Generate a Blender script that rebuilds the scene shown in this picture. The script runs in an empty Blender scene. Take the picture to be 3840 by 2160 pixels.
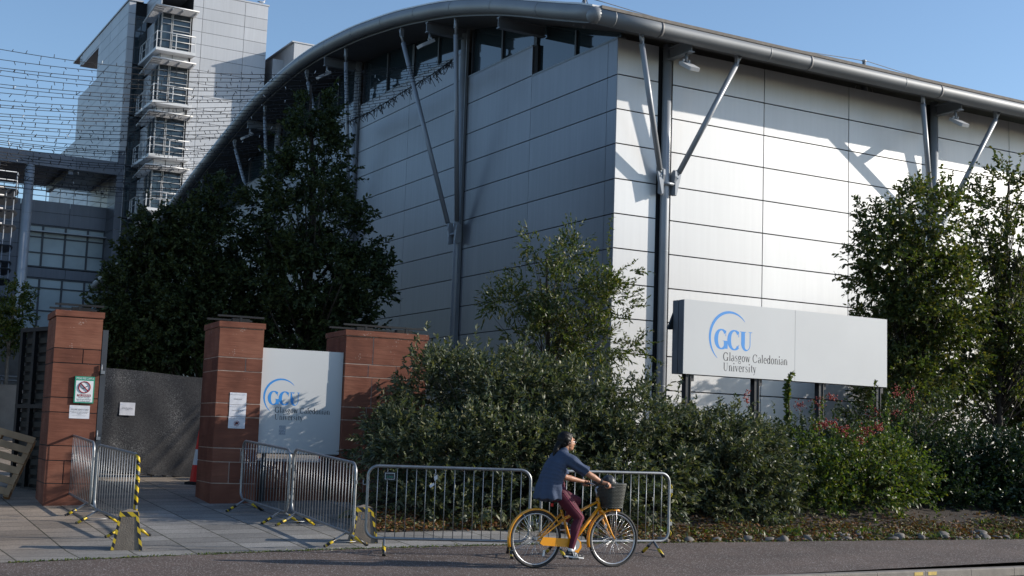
import bpy, math, random
import numpy as np
from math import sin, cos, tan, pi, radians as R_, sqrt, atan2
from mathutils import Vector, Matrix

# ------------------------------------------------------------------ camera
FOC, PITCH, ROLL, CAMH = 4932.3, .1152018, .0343845, 1.52
S = bpy.context.scene
col = S.collection
cd = bpy.data.cameras.new('camera'); cam = bpy.data.objects.new('camera', cd); col.objects.link(cam)
cd.sensor_width = 36; cd.lens = FOC/3840*36; cd.clip_end = 6000; cd.clip_start = .1
Fw = Vector((0, cos(PITCH), sin(PITCH))); Up0 = Vector((0, -sin(PITCH), cos(PITCH))); Rt0 = Vector((1, 0, 0))
Rt = Rt0*cos(ROLL)+Up0*sin(ROLL); Up = -Rt0*sin(ROLL)+Up0*cos(ROLL)
m = Matrix((Rt, Up, -Fw)).transposed().to_4x4(); m.translation = Vector((0, 0, CAMH)); cam.matrix_world = m
S.camera = cam
# ------------------------------------------------------------------ light
SUN_AZ, SUN_EL = R_(6.5), R_(21.7)           # azimuth counter-clockwise from +X
w = bpy.data.worlds.new('World'); S.world = w; w.use_nodes = True
nt = w.node_tree; bg = nt.nodes['Background']; sky = nt.nodes.new('ShaderNodeTexSky')
sky.sky_type = 'NISHITA'; sky.sun_disc = False; sky.sun_elevation = SUN_EL; sky.sun_rotation = pi/2-SUN_AZ
sky.air_density = 1.0; sky.dust_density = 0.45; sky.ozone_density = 3.0; sky.altitude = 50
nt.links.new(sky.outputs[0], bg.inputs[0]); bg.inputs[1].default_value = .14
sl = bpy.data.lights.new('sun', 'SUN'); sun = bpy.data.objects.new('sun', sl); col.objects.link(sun)
sl.energy = 4.6; sl.angle = R_(.5); sl.color = (1, .93, .83)
sd = Vector((cos(SUN_AZ)*cos(SUN_EL), sin(SUN_AZ)*cos(SUN_EL), sin(SUN_EL)))
sun.rotation_euler = sd.to_track_quat('Z', 'Y').to_euler()
S.view_settings.view_transform = 'Standard'; S.view_settings.look = 'None'
S.view_settings.exposure = .35; S.view_settings.gamma = 1; S.view_settings.use_curve_mapping = False

rnd = random.Random(7); rng = np.random.default_rng(11)
# ------------------------------------------------------------------ measuring helpers (camera rays against real planes)
EYE = Vector((0, 0, CAMH)); KP = 3840/2576
def ray(x, y):
    x, y = x*KP, y*KP
    return Rt*((x-1920)/FOC)-Up*((y-1080)/FOC)+Fw
def at(x, y, Y): d = ray(x, y); return EYE+d*(Y/d.y)
def hgt(x, y):
    t = min(1, max(0, (x+1)/4)); s = 1-.65*t*t*(3-2*t)
    return .055*min(max(0, y-16.3), 24)*s
def on(x, y, dz=0.):
    d = ray(x, y); z = 0
    for _ in range(50):
        p = EYE+d*((z+dz-CAMH)/d.z); z = .5*z+.5*hgt(p.x, p.y)
    return Vector((p.x, p.y, hgt(p.x, p.y)))
def onpl(x, y, P, n): d = ray(x, y); return EYE+d*((P-EYE).dot(n)/d.dot(n))

# ------------------------------------------------------------------ materials
MATS = {}
def newmat(name):
    m = bpy.data.materials.new(name); m.use_nodes = True; MATS[name] = m
    return m, m.node_tree, m.node_tree.nodes['Principled BSDF']
def mat(name, c, rough=.6, metal=0., var=.12, scale=3., bump=0., bscale=40., spec=.5, stretch=None, emit=None, coat=0, island=0, streak=0):
    m, t, b = newmat(name); N, Lk = t.nodes, t.links
    b.inputs['Roughness'].default_value = rough; b.inputs['Metallic'].default_value = metal
    b.inputs['Specular IOR Level'].default_value = spec
    b.inputs['Coat Weight'].default_value = coat
    tc = N.new('ShaderNodeTexCoord'); src = tc.outputs['Object']
    if stretch:
        mp = N.new('ShaderNodeMapping'); mp.inputs['Scale'].default_value = stretch
        Lk.new(src, mp.inputs[0]); src = mp.outputs[0]
    n = N.new('ShaderNodeTexNoise'); n.inputs['Scale'].default_value = scale; n.inputs['Detail'].default_value = 5
    Lk.new(src, n.inputs['Vector'])
    r = N.new('ShaderNodeMapRange'); r.inputs[1].default_value = .25; r.inputs[2].default_value = .75
    r.inputs[3].default_value = 1-var; r.inputs[4].default_value = 1+var
    Lk.new(n.outputs[0], r.inputs[0])
    ro = r.outputs[0]
    if streak:      # rain streaks running down the sheet
        mp2 = N.new('ShaderNodeMapping'); mp2.inputs['Scale'].default_value = (5, 5, .22); Lk.new(tc.outputs['Object'], mp2.inputs[0])
        n4 = N.new('ShaderNodeTexNoise'); n4.inputs['Scale'].default_value = 1.6; n4.inputs['Detail'].default_value = 6; Lk.new(mp2.outputs[0], n4.inputs['Vector'])
        r4 = N.new('ShaderNodeMapRange'); r4.inputs[1].default_value = .3; r4.inputs[2].default_value = .7; r4.inputs[3].default_value = 1-streak; r4.inputs[4].default_value = 1+streak*.3; Lk.new(n4.outputs[0], r4.inputs[0])
        mu = N.new('ShaderNodeMath'); mu.operation = 'MULTIPLY'; Lk.new(ro, mu.inputs[0]); Lk.new(r4.outputs[0], mu.inputs[1]); ro = mu.outputs[0]
    if island:      # slight tone change from sheet to sheet
        ge = N.new('ShaderNodeNewGeometry'); r5 = N.new('ShaderNodeMapRange'); r5.inputs[3].default_value = 1-island; r5.inputs[4].default_value = 1+island*.4; Lk.new(ge.outputs['Random Per Island'], r5.inputs[0])
        mu = N.new('ShaderNodeMath'); mu.operation = 'MULTIPLY'; Lk.new(ro, mu.inputs[0]); Lk.new(r5.outputs[0], mu.inputs[1]); ro = mu.outputs[0]
    v = N.new('ShaderNodeVectorMath'); v.operation = 'SCALE'; v.inputs[0].default_value = c[:3]
    Lk.new(ro, v.inputs['Scale']); Lk.new(v.outputs[0], b.inputs['Base Color'])
    if bump:
        n2 = N.new('ShaderNodeTexNoise'); n2.inputs['Scale'].default_value = bscale; n2.inputs['Detail'].default_value = 4
        Lk.new(src, n2.inputs['Vector'])
        bp = N.new('ShaderNodeBump'); bp.inputs['Strength'].default_value = bump; bp.inputs['Distance'].default_value = .02
        Lk.new(n2.outputs[0], bp.inputs['Height']); Lk.new(bp.outputs[0], b.inputs['Normal'])
    return m
def ramp(N, pts, mode='LINEAR'):
    r = N.new('ShaderNodeValToRGB'); r.color_ramp.interpolation = mode
    e = r.color_ramp.elements
    while len(e) < len(pts): e.new(.5)
    for k, (p, c) in enumerate(pts): e[k].position = p; e[k].color = (*c, 1)
    return r
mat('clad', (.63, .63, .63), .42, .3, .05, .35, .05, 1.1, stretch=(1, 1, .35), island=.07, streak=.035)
mat('clad_shaded', (.225, .23, .25), .36, .5, .08, .30, .05, 1.1, stretch=(1, 1, .35), island=.08, streak=.09)  # same cladding as the front, with the side wall's shade put into the colour
mat('clad_tower', (.50, .51, .53), .5, .2, .05, .25, island=.08, streak=.06)
mat('clad_dark', (.13, .14, .17), .45, .3, .10, .4, island=.12, streak=.12)
mat('joint', (.012, .012, .014), .9)
mat('steel_grey', (.20, .215, .235), .45, .25, .10, 1.5)
mat('steel_paint', (.30, .32, .35), .42, .2, .08, 2)
mat('gutter', (.22, .23, .24), .5, .25, .12, .8)
mat('roofing', (.16, .16, .165), .6, .1, .15, 1)
mat('soffit', (.10, .10, .105), .75, 0, .1, 1)
mat('glass', (.018, .030, .038), .04, 0, .2, .5, spec=.9)
mat('glass_light', (.30, .36, .38), .35, 0, .3, .35, spec=.7)
mat('frame_dark', (.05, .055, .065), .5, .2)
mat('frame_alu', (.42, .42, .42), .45, .3)
mat('white_metal', (.62, .62, .62), .45, .1, .05)
mat('light_house', (.55, .56, .58), .4, .1, .08)
mat('sign_white', (.56, .57, .575), .42, 0, .035, .9)
mat('sign_edge', (.20, .21, .23), .5, .3)
mat('post_dark', (.028, .030, .036), .45, .2, .2, 4)
mat('logo_blue', (.035, .26, .68), .45, 0, .02)
mat('ink', (.012, .014, .022), .5, 0, .05)
mat('paper', (.66, .66, .70), .7, 0, .06, 14)
mat('green', (.01, .26, .16), .4, 0, .03)
mat('maroon', (.28, .015, .03), .5, 0, .03)
mat('label_white', (.70, .73, .74), .5, 0, .03)
mat('galv', (.27, .28, .29), .42, .7, .22, 9)
mat('bike_orange', (.80, .32, .012), .28, 0, .04, 6, coat=.5)
mat('tyre', (.018, .018, .02), .75, 0, .1)
mat('rim', (.45, .45, .46), .35, .8, .05)
mat('spoke', (.62, .62, .63), .3, .8, .05)
mat('black_plastic', (.02, .021, .024), .45, 0, .1, 10)
mat('wicker', (.055, .058, .048), .6, 0, .25, 30)
mat('shirt', (.06, .078, .125), .9, 0, .10, 6, .25, 25, spec=.15)
mat('leggings', (.085, .012, .026), .75, 0, .12, 8, .1, 20, spec=.3)
mat('skin', (.42, .20, .115), .5, 0, .08, 10)
mat('hair', (.006, .005, .005), .42, 0, .3, 60, .3, 90, stretch=(1, 1, .2), spec=.22)
mat('shoe_white', (.62, .62, .62), .6)
mat('pink', (.6, .1, .2), .5)
mat('cone_red', (.72, .02, .012), .5, 0, .08)
mat('wood', (.33, .215, .12), .75, 0, .25, 5, .2, 30, stretch=(1, 1, .25))
mat('wood_orange', (.36, .17, .06), .75, 0, .25, 5, .2, 30)
mat('gate_black', (.010, .011, .013), .5, .2, .1)
mat('gate_slat', (.022, .018, .014), .7, 0, .3, 6)  # slats near black, the pillar's shade put into their colour
mat('bark', (.045, .035, .028), .9, 0, .35, 14, .5, 40)
mat('bark_pale', (.20, .17, .14), .85, 0, .3, 12, .3, 40)
mat('concrete', (.17, .14, .11), .85, 0, .22, 7, .35, 60)
mat('cable', (.012, .012, .013), .7)
mat('wall_grey', (.17, .165, .155), .9, 0, .2, 3, .2, 20)
mat('gull', (.7, .7, .72), .7)
mat('berry', (.30, .028, .014), .45, 0, .3, 20)
mat('yellow_tape', (.72, .52, .02), .45, 0, .08)
mat('clear_tape', (.30, .34, .40), .2, 0, .5, 60)
mat('kerb_stone', (.19, .17, .15), .85, 0, .2, 6, .3, 70)
mat('kerb_yellow', (.50, .36, .10), .8, 0, .25, 25)
def m_tape():
    m, t, b = newmat('hazard_tape'); N, Lk = t.nodes, t.links
    tc = N.new('ShaderNodeTexCoord'); sx = N.new('ShaderNodeSeparateXYZ'); Lk.new(tc.outputs['Object'], sx.inputs[0])
    a = N.new('ShaderNodeMath'); a.operation = 'MULTIPLY_ADD'; a.inputs[1].default_value = .9
    Lk.new(sx.outputs[0], a.inputs[0]); Lk.new(sx.outputs[2], a.inputs[2])
    c = N.new('ShaderNodeMath'); c.operation = 'MULTIPLY_ADD'; c.inputs[1].default_value = .5
    Lk.new(sx.outputs[1], c.inputs[0]); Lk.new(a.outputs[0], c.inputs[2])
    d = N.new('ShaderNodeMath'); d.operation = 'MULTIPLY'; d.inputs[1].default_value = 1/.13; Lk.new(c.outputs[0], d.inputs[0])
    f = N.new('ShaderNodeMath'); f.operation = 'FRACT'; Lk.new(d.outputs[0], f.inputs[0])
    r = ramp(N, [(0, (.58, .40, .012)), (.5, (.012, .012, .014))], 'CONSTANT'); Lk.new(f.outputs[0], r.inputs[0])
    Lk.new(r.outputs[0], b.inputs['Base Color']); b.inputs['Roughness'].default_value = .4
m_tape()
def m_sand():
    m, t, b = newmat('sandstone'); N, Lk = t.nodes, t.links
    tc = N.new('ShaderNodeTexCoord'); O = tc.outputs['Object']
    n = N.new('ShaderNodeTexNoise'); n.inputs['Scale'].default_value = 2.2; n.inputs['Detail'].default_value = 8; Lk.new(O, n.inputs['Vector'])
    isl = N.new('ShaderNodeNewGeometry')
    r = ramp(N, [(.2, (.10, .038, .026)), (.5, (.172, .066, .043)), (.8, (.235, .10, .065))])
    ad = N.new('ShaderNodeMath'); ad.operation = 'MULTIPLY_ADD'; ad.inputs[1].default_value = .28; Lk.new(isl.outputs['Random Per Island'], ad.inputs[0])
    sb = N.new('ShaderNodeMath'); sb.operation = 'SUBTRACT'; sb.inputs[1].default_value = .14; Lk.new(n.outputs[0], sb.inputs[0]); Lk.new(sb.outputs[0], ad.inputs[2])
    Lk.new(ad.outputs[0], r.inputs[0])
    # strata bands
    mp = N.new('ShaderNodeMapping'); mp.inputs['Scale'].default_value = (1.2, 1.2, 9); Lk.new(O, mp.inputs[0])
    n3 = N.new('ShaderNodeTexNoise'); n3.inputs['Scale'].default_value = 2; n3.inputs['Detail'].default_value = 6; Lk.new(mp.outputs[0], n3.inputs['Vector'])
    mr = N.new('ShaderNodeMapRange'); mr.inputs[3].default_value = .78; mr.inputs[4].default_value = 1.22; Lk.new(n3.outputs[0], mr.inputs[0])
    v = N.new('ShaderNodeVectorMath'); v.operation = 'SCALE'; Lk.new(r.outputs[0], v.inputs[0]); Lk.new(mr.outputs[0], v.inputs['Scale'])
    # lichen, mostly near the top
    vo = N.new('ShaderNodeTexVoronoi'); vo.inputs['Scale'].default_value = 27; Lk.new(O, vo.inputs['Vector'])
    n2 = N.new('ShaderNodeTexNoise'); n2.inputs['Scale'].default_value = 5; Lk.new(O, n2.inputs['Vector'])
    sx = N.new('ShaderNodeSeparateXYZ'); Lk.new(O, sx.inputs[0])
    hz = N.new('ShaderNodeMapRange'); hz.inputs[1].default_value = 1.6; hz.inputs[2].default_value = 3.0; hz.inputs[3].default_value = .02; hz.inputs[4].default_value = .20; Lk.new(sx.outputs[2], hz.inputs[0])
    nn = N.new('ShaderNodeMath'); nn.operation = 'MULTIPLY'; Lk.new(hz.outputs[0], nn.inputs[0]); 
    pw = N.new('ShaderNodeMapRange'); pw.inputs[1].default_value = .5; pw.inputs[2].default_value = .68; pw.inputs[3].default_value = .15; pw.inputs[4].default_value = 2.0; Lk.new(n2.outputs[0], pw.inputs[0]); Lk.new(pw.outputs[0], nn.inputs[1])
    lt = N.new('ShaderNodeMath'); lt.operation = 'LESS_THAN'; Lk.new(vo.outputs['Distance'], lt.inputs[0]); Lk.new(nn.outputs[0], lt.inputs[1])
    li = N.new('ShaderNodeMath'); li.operation = 'MULTIPLY'; li.inputs[1].default_value = .40; Lk.new(lt.outputs[0], li.inputs[0])
    mx = N.new('ShaderNodeMix'); mx.data_type = 'RGBA'; Lk.new(li.outputs[0], mx.inputs[0]); Lk.new(v.outputs[0], mx.inputs[6]); mx.inputs[7].default_value = (.42, .36, .32, 1)
    Lk.new(mx.outputs[2], b.inputs['Base Color']); b.inputs['Roughness'].default_value = .9; b.inputs['Specular IOR Level'].default_value = .25
    bp = N.new('ShaderNodeBump'); bp.inputs['Strength'].default_value = .5; bp.inputs['Distance'].default_value = .02; Lk.new(n3.outputs[0], bp.inputs['Height']); Lk.new(bp.outputs[0], b.inputs['Normal'])
m_sand()
mat('mortar', (.42, .34, .29), .95, 0, .3, 8)
def m_asphalt(name, c1, c2, glint, gs=140):
    m, t, b = newmat(name); N, Lk = t.nodes, t.links
    tc = N.new('ShaderNodeTexCoord'); O = tc.outputs['Object']
    n = N.new('ShaderNodeTexNoise'); n.inputs['Scale'].default_value = .7; n.inputs['Detail'].default_value = 9; n.inputs['Roughness'].default_value = .7; Lk.new(O, n.inputs['Vector'])
    r = ramp(N, [(.3, c1), (.7, c2)]); Lk.new(n.outputs[0], r.inputs[0])
    v = N.new('ShaderNodeTexVoronoi'); v.inputs['Scale'].default_value = gs; Lk.new(O, v.inputs['Vector'])
    sc = N.new('ShaderNodeSeparateColor'); Lk.new(v.outputs['Color'], sc.inputs[0])
    mr = N.new('ShaderNodeMapRange'); mr.inputs[3].default_value = .45; mr.inputs[4].default_value = 1.6; Lk.new(sc.outputs[0], mr.inputs[0])
    vm = N.new('ShaderNodeVectorMath'); vm.operation = 'SCALE'; Lk.new(r.outputs[0], vm.inputs[0]); Lk.new(mr.outputs[0], vm.inputs['Scale'])
    # scattered pale chips
    v2 = N.new('ShaderNodeTexVoronoi'); v2.inputs['Scale'].default_value = 42; Lk.new(O, v2.inputs['Vector'])
    s2 = N.new('ShaderNodeSeparateColor'); Lk.new(v2.outputs['Color'], s2.inputs[0])
    g1 = N.new('ShaderNodeMath'); g1.operation = 'LESS_THAN'; g1.inputs[1].default_value = glint; Lk.new(v2.outputs['Distance'], g1.inputs[0])
    g2 = N.new('ShaderNodeMath'); g2.operation = 'GREATER_THAN'; g2.inputs[1].default_value = .62; Lk.new(s2.outputs[1], g2.inputs[0])
    g3 = N.new('ShaderNodeMath'); g3.operation = 'MULTIPLY'; Lk.new(g1.outputs[0], g3.inputs[0]); Lk.new(g2.outputs[0], g3.inputs[1])
    mx = N.new('ShaderNodeMix'); mx.data_type = 'RGBA'; Lk.new(g3.outputs[0], mx.inputs[0]); Lk.new(vm.outputs[0], mx.inputs[6]); mx.inputs[7].default_value = (.45, .44, .42, 1)
    Lk.new(mx.outputs[2], b.inputs['Base Color']); b.inputs['Roughness'].default_value = .85
    bp = N.new('ShaderNodeBump'); bp.inputs['Strength'].default_value = .6; bp.inputs['Distance'].default_value = .006; Lk.new(sc.outputs[0], bp.inputs['Height']); Lk.new(bp.outputs[0], b.inputs['Normal'])
m_asphalt('asphalt', (.052, .036, .029), (.108, .076, .062), .30)
m_asphalt('road_asphalt', (.05, .05, .052), (.08, .08, .08), .1)
m_asphalt('soil', (.018, .013, .009), (.05, .035, .025), .1, 60)
def m_paver():
    m, t, b = newmat('paver'); N, Lk = t.nodes, t.links
    tc = N.new('ShaderNodeTexCoord'); O = tc.outputs['Object']
    mp = N.new('ShaderNodeMapping'); mp.inputs['Rotation'].default_value = (0, 0, R_(90-27.8)); Lk.new(O, mp.inputs[0])
    br = N.new('ShaderNodeTexBrick'); Lk.new(mp.outputs[0], br.inputs['Vector'])
    br.inputs['Scale'].default_value = 1; br.inputs['Brick Width'].default_value = .46; br.inputs['Row Height'].default_value = .72
    br.inputs['Mortar Size'].default_value = .011; br.inputs['Color1'].default_value = (.15, .143, .133, 1); br.inputs['Color2'].default_value = (.25, .238, .22, 1); br.inputs['Mortar'].default_value = (.035, .035, .02, 1)
    br.offset = .37; br.inputs['Bias'].default_value = 0
    n = N.new('ShaderNodeTexNoise'); n.inputs['Scale'].default_value = .55; n.inputs['Detail'].default_value = 8; Lk.new(O, n.inputs['Vector'])
    mr = N.new('ShaderNodeMapRange'); mr.inputs[1].default_value = .3; mr.inputs[2].default_value = .7; mr.inputs[3].default_value = .72; mr.inputs[4].default_value = 1.2; Lk.new(n.outputs[0], mr.inputs[0])
    v = N.new('ShaderNodeTexVoronoi'); v.inputs['Scale'].default_value = 110; Lk.new(O, v.inputs['Vector'])
    sc = N.new('ShaderNodeSeparateColor'); Lk.new(v.outputs['Color'], sc.inputs[0])
    m2 = N.new('ShaderNodeMapRange'); m2.inputs[3].default_value = .6; m2.inputs[4].default_value = 1.4; Lk.new(sc.outputs[0], m2.inputs[0])
    mm = N.new('ShaderNodeMath'); mm.operation = 'MULTIPLY'; Lk.new(mr.outputs[0], mm.inputs[0]); Lk.new(m2.outputs[0], mm.inputs[1])
    vm = N.new('ShaderNodeVectorMath'); vm.operation = 'SCALE'; Lk.new(br.outputs[0], vm.inputs[0]); Lk.new(mm.outputs[0], vm.inputs['Scale'])
    # warm buff flags in the strip at the far left
    sx = N.new('ShaderNodeSeparateXYZ'); Lk.new(mp.outputs[0], sx.inputs[0])
    bf = N.new('ShaderNodeTexNoise'); bf.inputs['Scale'].default_value = .35; Lk.new(O, bf.inputs['Vector'])
    sx2 = N.new('ShaderNodeSeparateXYZ'); Lk.new(O, sx2.inputs[0])
    lf = N.new('ShaderNodeMapRange'); lf.inputs[1].default_value = -4.9; lf.inputs[2].default_value = -6.2; lf.inputs[3].default_value = 0; lf.inputs[4].default_value = .8; Lk.new(sx2.outputs[0], lf.inputs[0])
    mx = N.new('ShaderNodeMix'); mx.data_type = 'RGBA'; mx.blend_type = 'MULTIPLY'; Lk.new(lf.outputs[0], mx.inputs[0]); Lk.new(vm.outputs[0], mx.inputs[6]); mx.inputs[7].default_value = (1.25, 1.0, .78, 1)
    Lk.new(mx.outputs[2], b.inputs['Base Color']); b.inputs['Roughness'].default_value = .85
    bp = N.new('ShaderNodeBump'); bp.inputs['Strength'].default_value = .5; bp.inputs['Distance'].default_value = .01; bp.invert = True; Lk.new(br.outputs['Fac'], bp.inputs['Height']); Lk.new(bp.outputs[0], b.inputs['Normal'])
m_paver()
def m_leaf(name, cols, rough=.4, trans=.2, spec=.5):
    m, t, b = newmat(name); N, Lk = t.nodes, t.links
    g = N.new('ShaderNodeNewGeometry'); r = ramp(N, [(k/(len(cols)-1), c) for k, c in enumerate(cols)]); Lk.new(g.outputs['Random Per Island'], r.inputs[0])
    Lk.new(r.outputs[0], b.inputs['Base Color']); b.inputs['Roughness'].default_value = rough; b.inputs['Specular IOR Level'].default_value = spec
    tr = N.new('ShaderNodeBsdfTranslucent')
    v = N.new('ShaderNodeVectorMath'); v.operation = 'MULTIPLY'; v.inputs[1].default_value = (2.2, 2.4, .9); Lk.new(r.outputs[0], v.inputs[0]); Lk.new(v.outputs[0], tr.inputs[0])
    mx = N.new('ShaderNodeMixShader'); mx.inputs[0].default_value = trans; Lk.new(b.outputs[0], mx.inputs[1]); Lk.new(tr.outputs[0], mx.inputs[2])
    Lk.new(mx.outputs[0], N['Material Output'].inputs[0])
m_leaf('leaf_elaeagnus', [(.026, .038, .020), (.050, .066, .036), (.09, .105, .062), (.16, .15, .07)], .5, .15, .38)
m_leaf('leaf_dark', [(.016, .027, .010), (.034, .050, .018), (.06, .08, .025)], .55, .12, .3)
m_leaf('leaf_mid', [(.020, .034, .010), (.042, .062, .016), (.075, .095, .024), (.12, .10, .03)], .45, .25, .4)
m_leaf('leaf_bright', [(.02, .04, .01), (.045, .075, .016), (.08, .11, .02), (.12, .11, .025)], .45, .25, .4)
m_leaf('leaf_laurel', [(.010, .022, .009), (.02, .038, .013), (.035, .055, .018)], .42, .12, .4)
m_leaf('leaf_litter', [(.03, .02, .012), (.10, .045, .02), (.16, .06, .02), (.14, .10, .03), (.05, .08, .02), (.22, .16, .09)], .7, .1, .3)
m_leaf('cobble', [(.06, .058, .052), (.11, .105, .09), (.16, .14, .125), (.10, .07, .055)], .75, 0, .4)
def m_fabric():
    m, t, b = newmat('mesh_fabric'); N, Lk = t.nodes, t.links
    tc = N.new('ShaderNodeTexCoord'); O = tc.outputs['Object']
    v = N.new('ShaderNodeTexVoronoi'); v.inputs['Scale'].default_value = 95; Lk.new(O, v.inputs['Vector'])
    sc = N.new('ShaderNodeSeparateColor'); Lk.new(v.outputs['Color'], sc.inputs[0])
    n = N.new('ShaderNodeTexNoise'); n.inputs['Scale'].default_value = 1.6; n.inputs['Detail'].default_value = 5; Lk.new(O, n.inputs['Vector'])
    a = N.new('ShaderNodeMath'); a.operation = 'MULTIPLY'; Lk.new(sc.outputs[0], a.inputs[0]); Lk.new(n.outputs[0], a.inputs[1])
    r = ramp(N, [(0, (.026, .026, .029)), (.38, (.06, .06, .063)), (.5, (.08, .08, .083)), (.68, (.20, .20, .20))]); Lk.new(a.outputs[0], r.inputs[0])
    Lk.new(r.outputs[0], b.inputs['Base Color']); b.inputs['Roughness'].default_value = .85; b.inputs['Specular IOR Level'].default_value = .15
m_fabric()

# ------------------------------------------------------------------ mesh helpers
def tag(o, label=None, cat=None, group=None, kind=None):
    if label: o['label'] = label
    if cat: o['category'] = cat
    if group: o['group'] = group
    if kind: o['kind'] = kind
    return o
def empty(name, loc=(0, 0, 0), label=None, cat=None, group=None, rz=0):
    o = bpy.data.objects.new(name, None); col.objects.link(o); o.location = loc; o.rotation_euler = (0, 0, rz)
    o.empty_display_size = .1
    return tag(o, label, cat, group)
class MB:
    def __init__(s, mats): s.m = [mats] if isinstance(mats, str) else list(mats); s.v = []; s.f = []; s.mi = []; s.sm = []
    def add(s, vs, fs, mi=0, smooth=False):
        k = len(s.v); s.v += [tuple(p) for p in vs]
        for f in fs: s.f.append(tuple(i+k for i in f)); s.mi.append(mi); s.sm.append(smooth)
        return s
    def obox(s, O, ax, ay, az, mi=0):
        O, ax, ay, az = Vector(O), Vector(ax), Vector(ay), Vector(az)
        if ax.cross(ay).dot(az) < 0: O = O+ax; ax = -ax
        vs = [O+ax*i+ay*j+az*k for k in (0, 1) for j in (0, 1) for i in (0, 1)]
        return s.add(vs, [(0, 2, 3, 1), (4, 5, 7, 6), (0, 1, 5, 4), (2, 6, 7, 3), (0, 4, 6, 2), (1, 3, 7, 5)], mi)
    def box(s, x0, x1, y0, y1, z0, z1, mi=0): return s.obox((x0, y0, z0), (x1-x0, 0, 0), (0, y1-y0, 0), (0, 0, z1-z0), mi)
    def tube(s, pts, r, n=8, mi=0, closed=False, cap=True, smooth=True, flat=1):
        P = [Vector(p) for p in pts]; k = len(P); rr = r if isinstance(r, (list, tuple)) else [r]*k
        vs = []; up = None
        for i in range(k):
            if closed: d = (P[(i+1) % k]-P[i-1])
            else: d = P[min(i+1, k-1)]-P[max(i-1, 0)]
            d = d.normalized() if d.length > 1e-9 else Vector((0, 0, 1))
            if up is None: up = Vector((0, 0, 1)) if abs(d.z) < .9 else Vector((1, 0, 0))
            a = up-d*up.dot(d); a.normalize(); up = a; b = d.cross(a)
            for j in range(n):
                t = 2*pi*j/n; vs.append(P[i]+(a*cos(t)*flat+b*sin(t))*rr[i])
        fs = []
        for i in range(k if closed else k-1):
            for j in range(n):
                q = (i+1) % k
                fs.append((i*n+j, i*n+(j+1) % n, q*n+(j+1) % n, q*n+j))
        s.add(vs, fs, mi, smooth)
        if cap and not closed:
            b0 = len(s.v)-len(vs)
            s.f.append(tuple(b0+j for j in range(n))[::-1]); s.mi.append(mi); s.sm.append(False)
            s.f.append(tuple(b0+(k-1)*n+j for j in range(n))); s.mi.append(mi); s.sm.append(False)
        return s
    def prism(s, poly, O, ex, ey, en, th, mi=0):
        # poly in (ex,ey) plane, extruded by en*th
        O, ex, ey, en = map(Vector, (O, ex, ey, en)); n = len(poly)
        a = sum(poly[i][0]*poly[(i+1) % n][1]-poly[(i+1) % n][0]*poly[i][1] for i in range(n))
        if (a > 0) != (ex.cross(ey).dot(en) > 0): poly = poly[::-1]
        vs = [O+ex*p[0]+ey*p[1] for p in poly]+[O+ex*p[0]+ey*p[1]+en*th for p in poly]
        fs = [tuple(range(n))[::-1], tuple(range(n, 2*n))]+[(i, (i+1) % n, n+(i+1) % n, n+i) for i in range(n)]
        return s.add(vs, fs, mi)
    def ell(s, c, r, n=14, mi=0, M=None):
        c = Vector(c); vs = []; fs = []; h = n//2
        for i in range(h+1):
            a = pi*i/h-pi/2
            for j in range(n):
                b = 2*pi*j/n; p = Vector((r[0]*cos(a)*cos(b), r[1]*cos(a)*sin(b), r[2]*sin(a)))
                if M: p = M @ p
                vs.append(c+p)
        for i in range(h):
            for j in range(n): fs.append((i*n+j, i*n+(j+1) % n, (i+1)*n+(j+1) % n, (i+1)*n+j))
        return s.add(vs, fs, mi, True)
    def lathe(s, prof, c=(0, 0, 0), n=16, mi=0, smooth=True):
        c = Vector(c); k = len(prof); vs = [c+Vector((r*cos(2*pi*j/n), r*sin(2*pi*j/n), z)) for r, z in prof for j in range(n)]
        return s.add(vs, [(i*n+j, i*n+(j+1) % n, (i+1)*n+(j+1) % n, (i+1)*n+j) for i in range(k-1) for j in range(n)], mi, smooth)
    def build(s, name, parent=None, label=None, cat=None, group=None, kind=None, loc=None, rz=0):
        me = bpy.data.meshes.new(name); me.from_pydata([tuple(v) for v in s.v], [], s.f)
        for x in s.m: me.materials.append(MATS[x])
        me.polygons.foreach_set('material_index', s.mi); me.polygons.foreach_set('use_smooth', s.sm); me.update()
        o = bpy.data.objects.new(name, me); col.objects.link(o)
        if loc is not None: o.location = loc
        o.rotation_euler = (0, 0, rz)
        if parent: o.parent = parent
        return tag(o, label, cat, group, kind)
def wparent(o, p):
    """parent o to p while its mesh coordinates stay world coordinates"""
    o.parent = p; o.matrix_parent_inverse = Matrix.LocRotScale(p.location, p.rotation_euler, None).inverted(); return o
def remesh(mb, vox, smooth=4, fac=.5):
    o = mb.build('tmp'); md = o.modifiers.new('r', 'REMESH'); md.mode = 'VOXEL'; md.voxel_size = vox; md.use_smooth_shade = True
    if smooth: sm = o.modifiers.new('s', 'SMOOTH'); sm.iterations = smooth; sm.factor = fac
    bpy.context.view_layer.update()
    me = bpy.data.meshes.new_from_object(o.evaluated_get(bpy.context.evaluated_depsgraph_get()))
    old = o.data; bpy.data.objects.remove(o); bpy.data.meshes.remove(old)
    return me
def from_mesh(name, me, mt, parent=None):
    me.materials.clear(); me.materials.append(MATS[mt]); o = bpy.data.objects.new(name, me); col.objects.link(o)
    if parent: o.parent = parent
    return o
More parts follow.
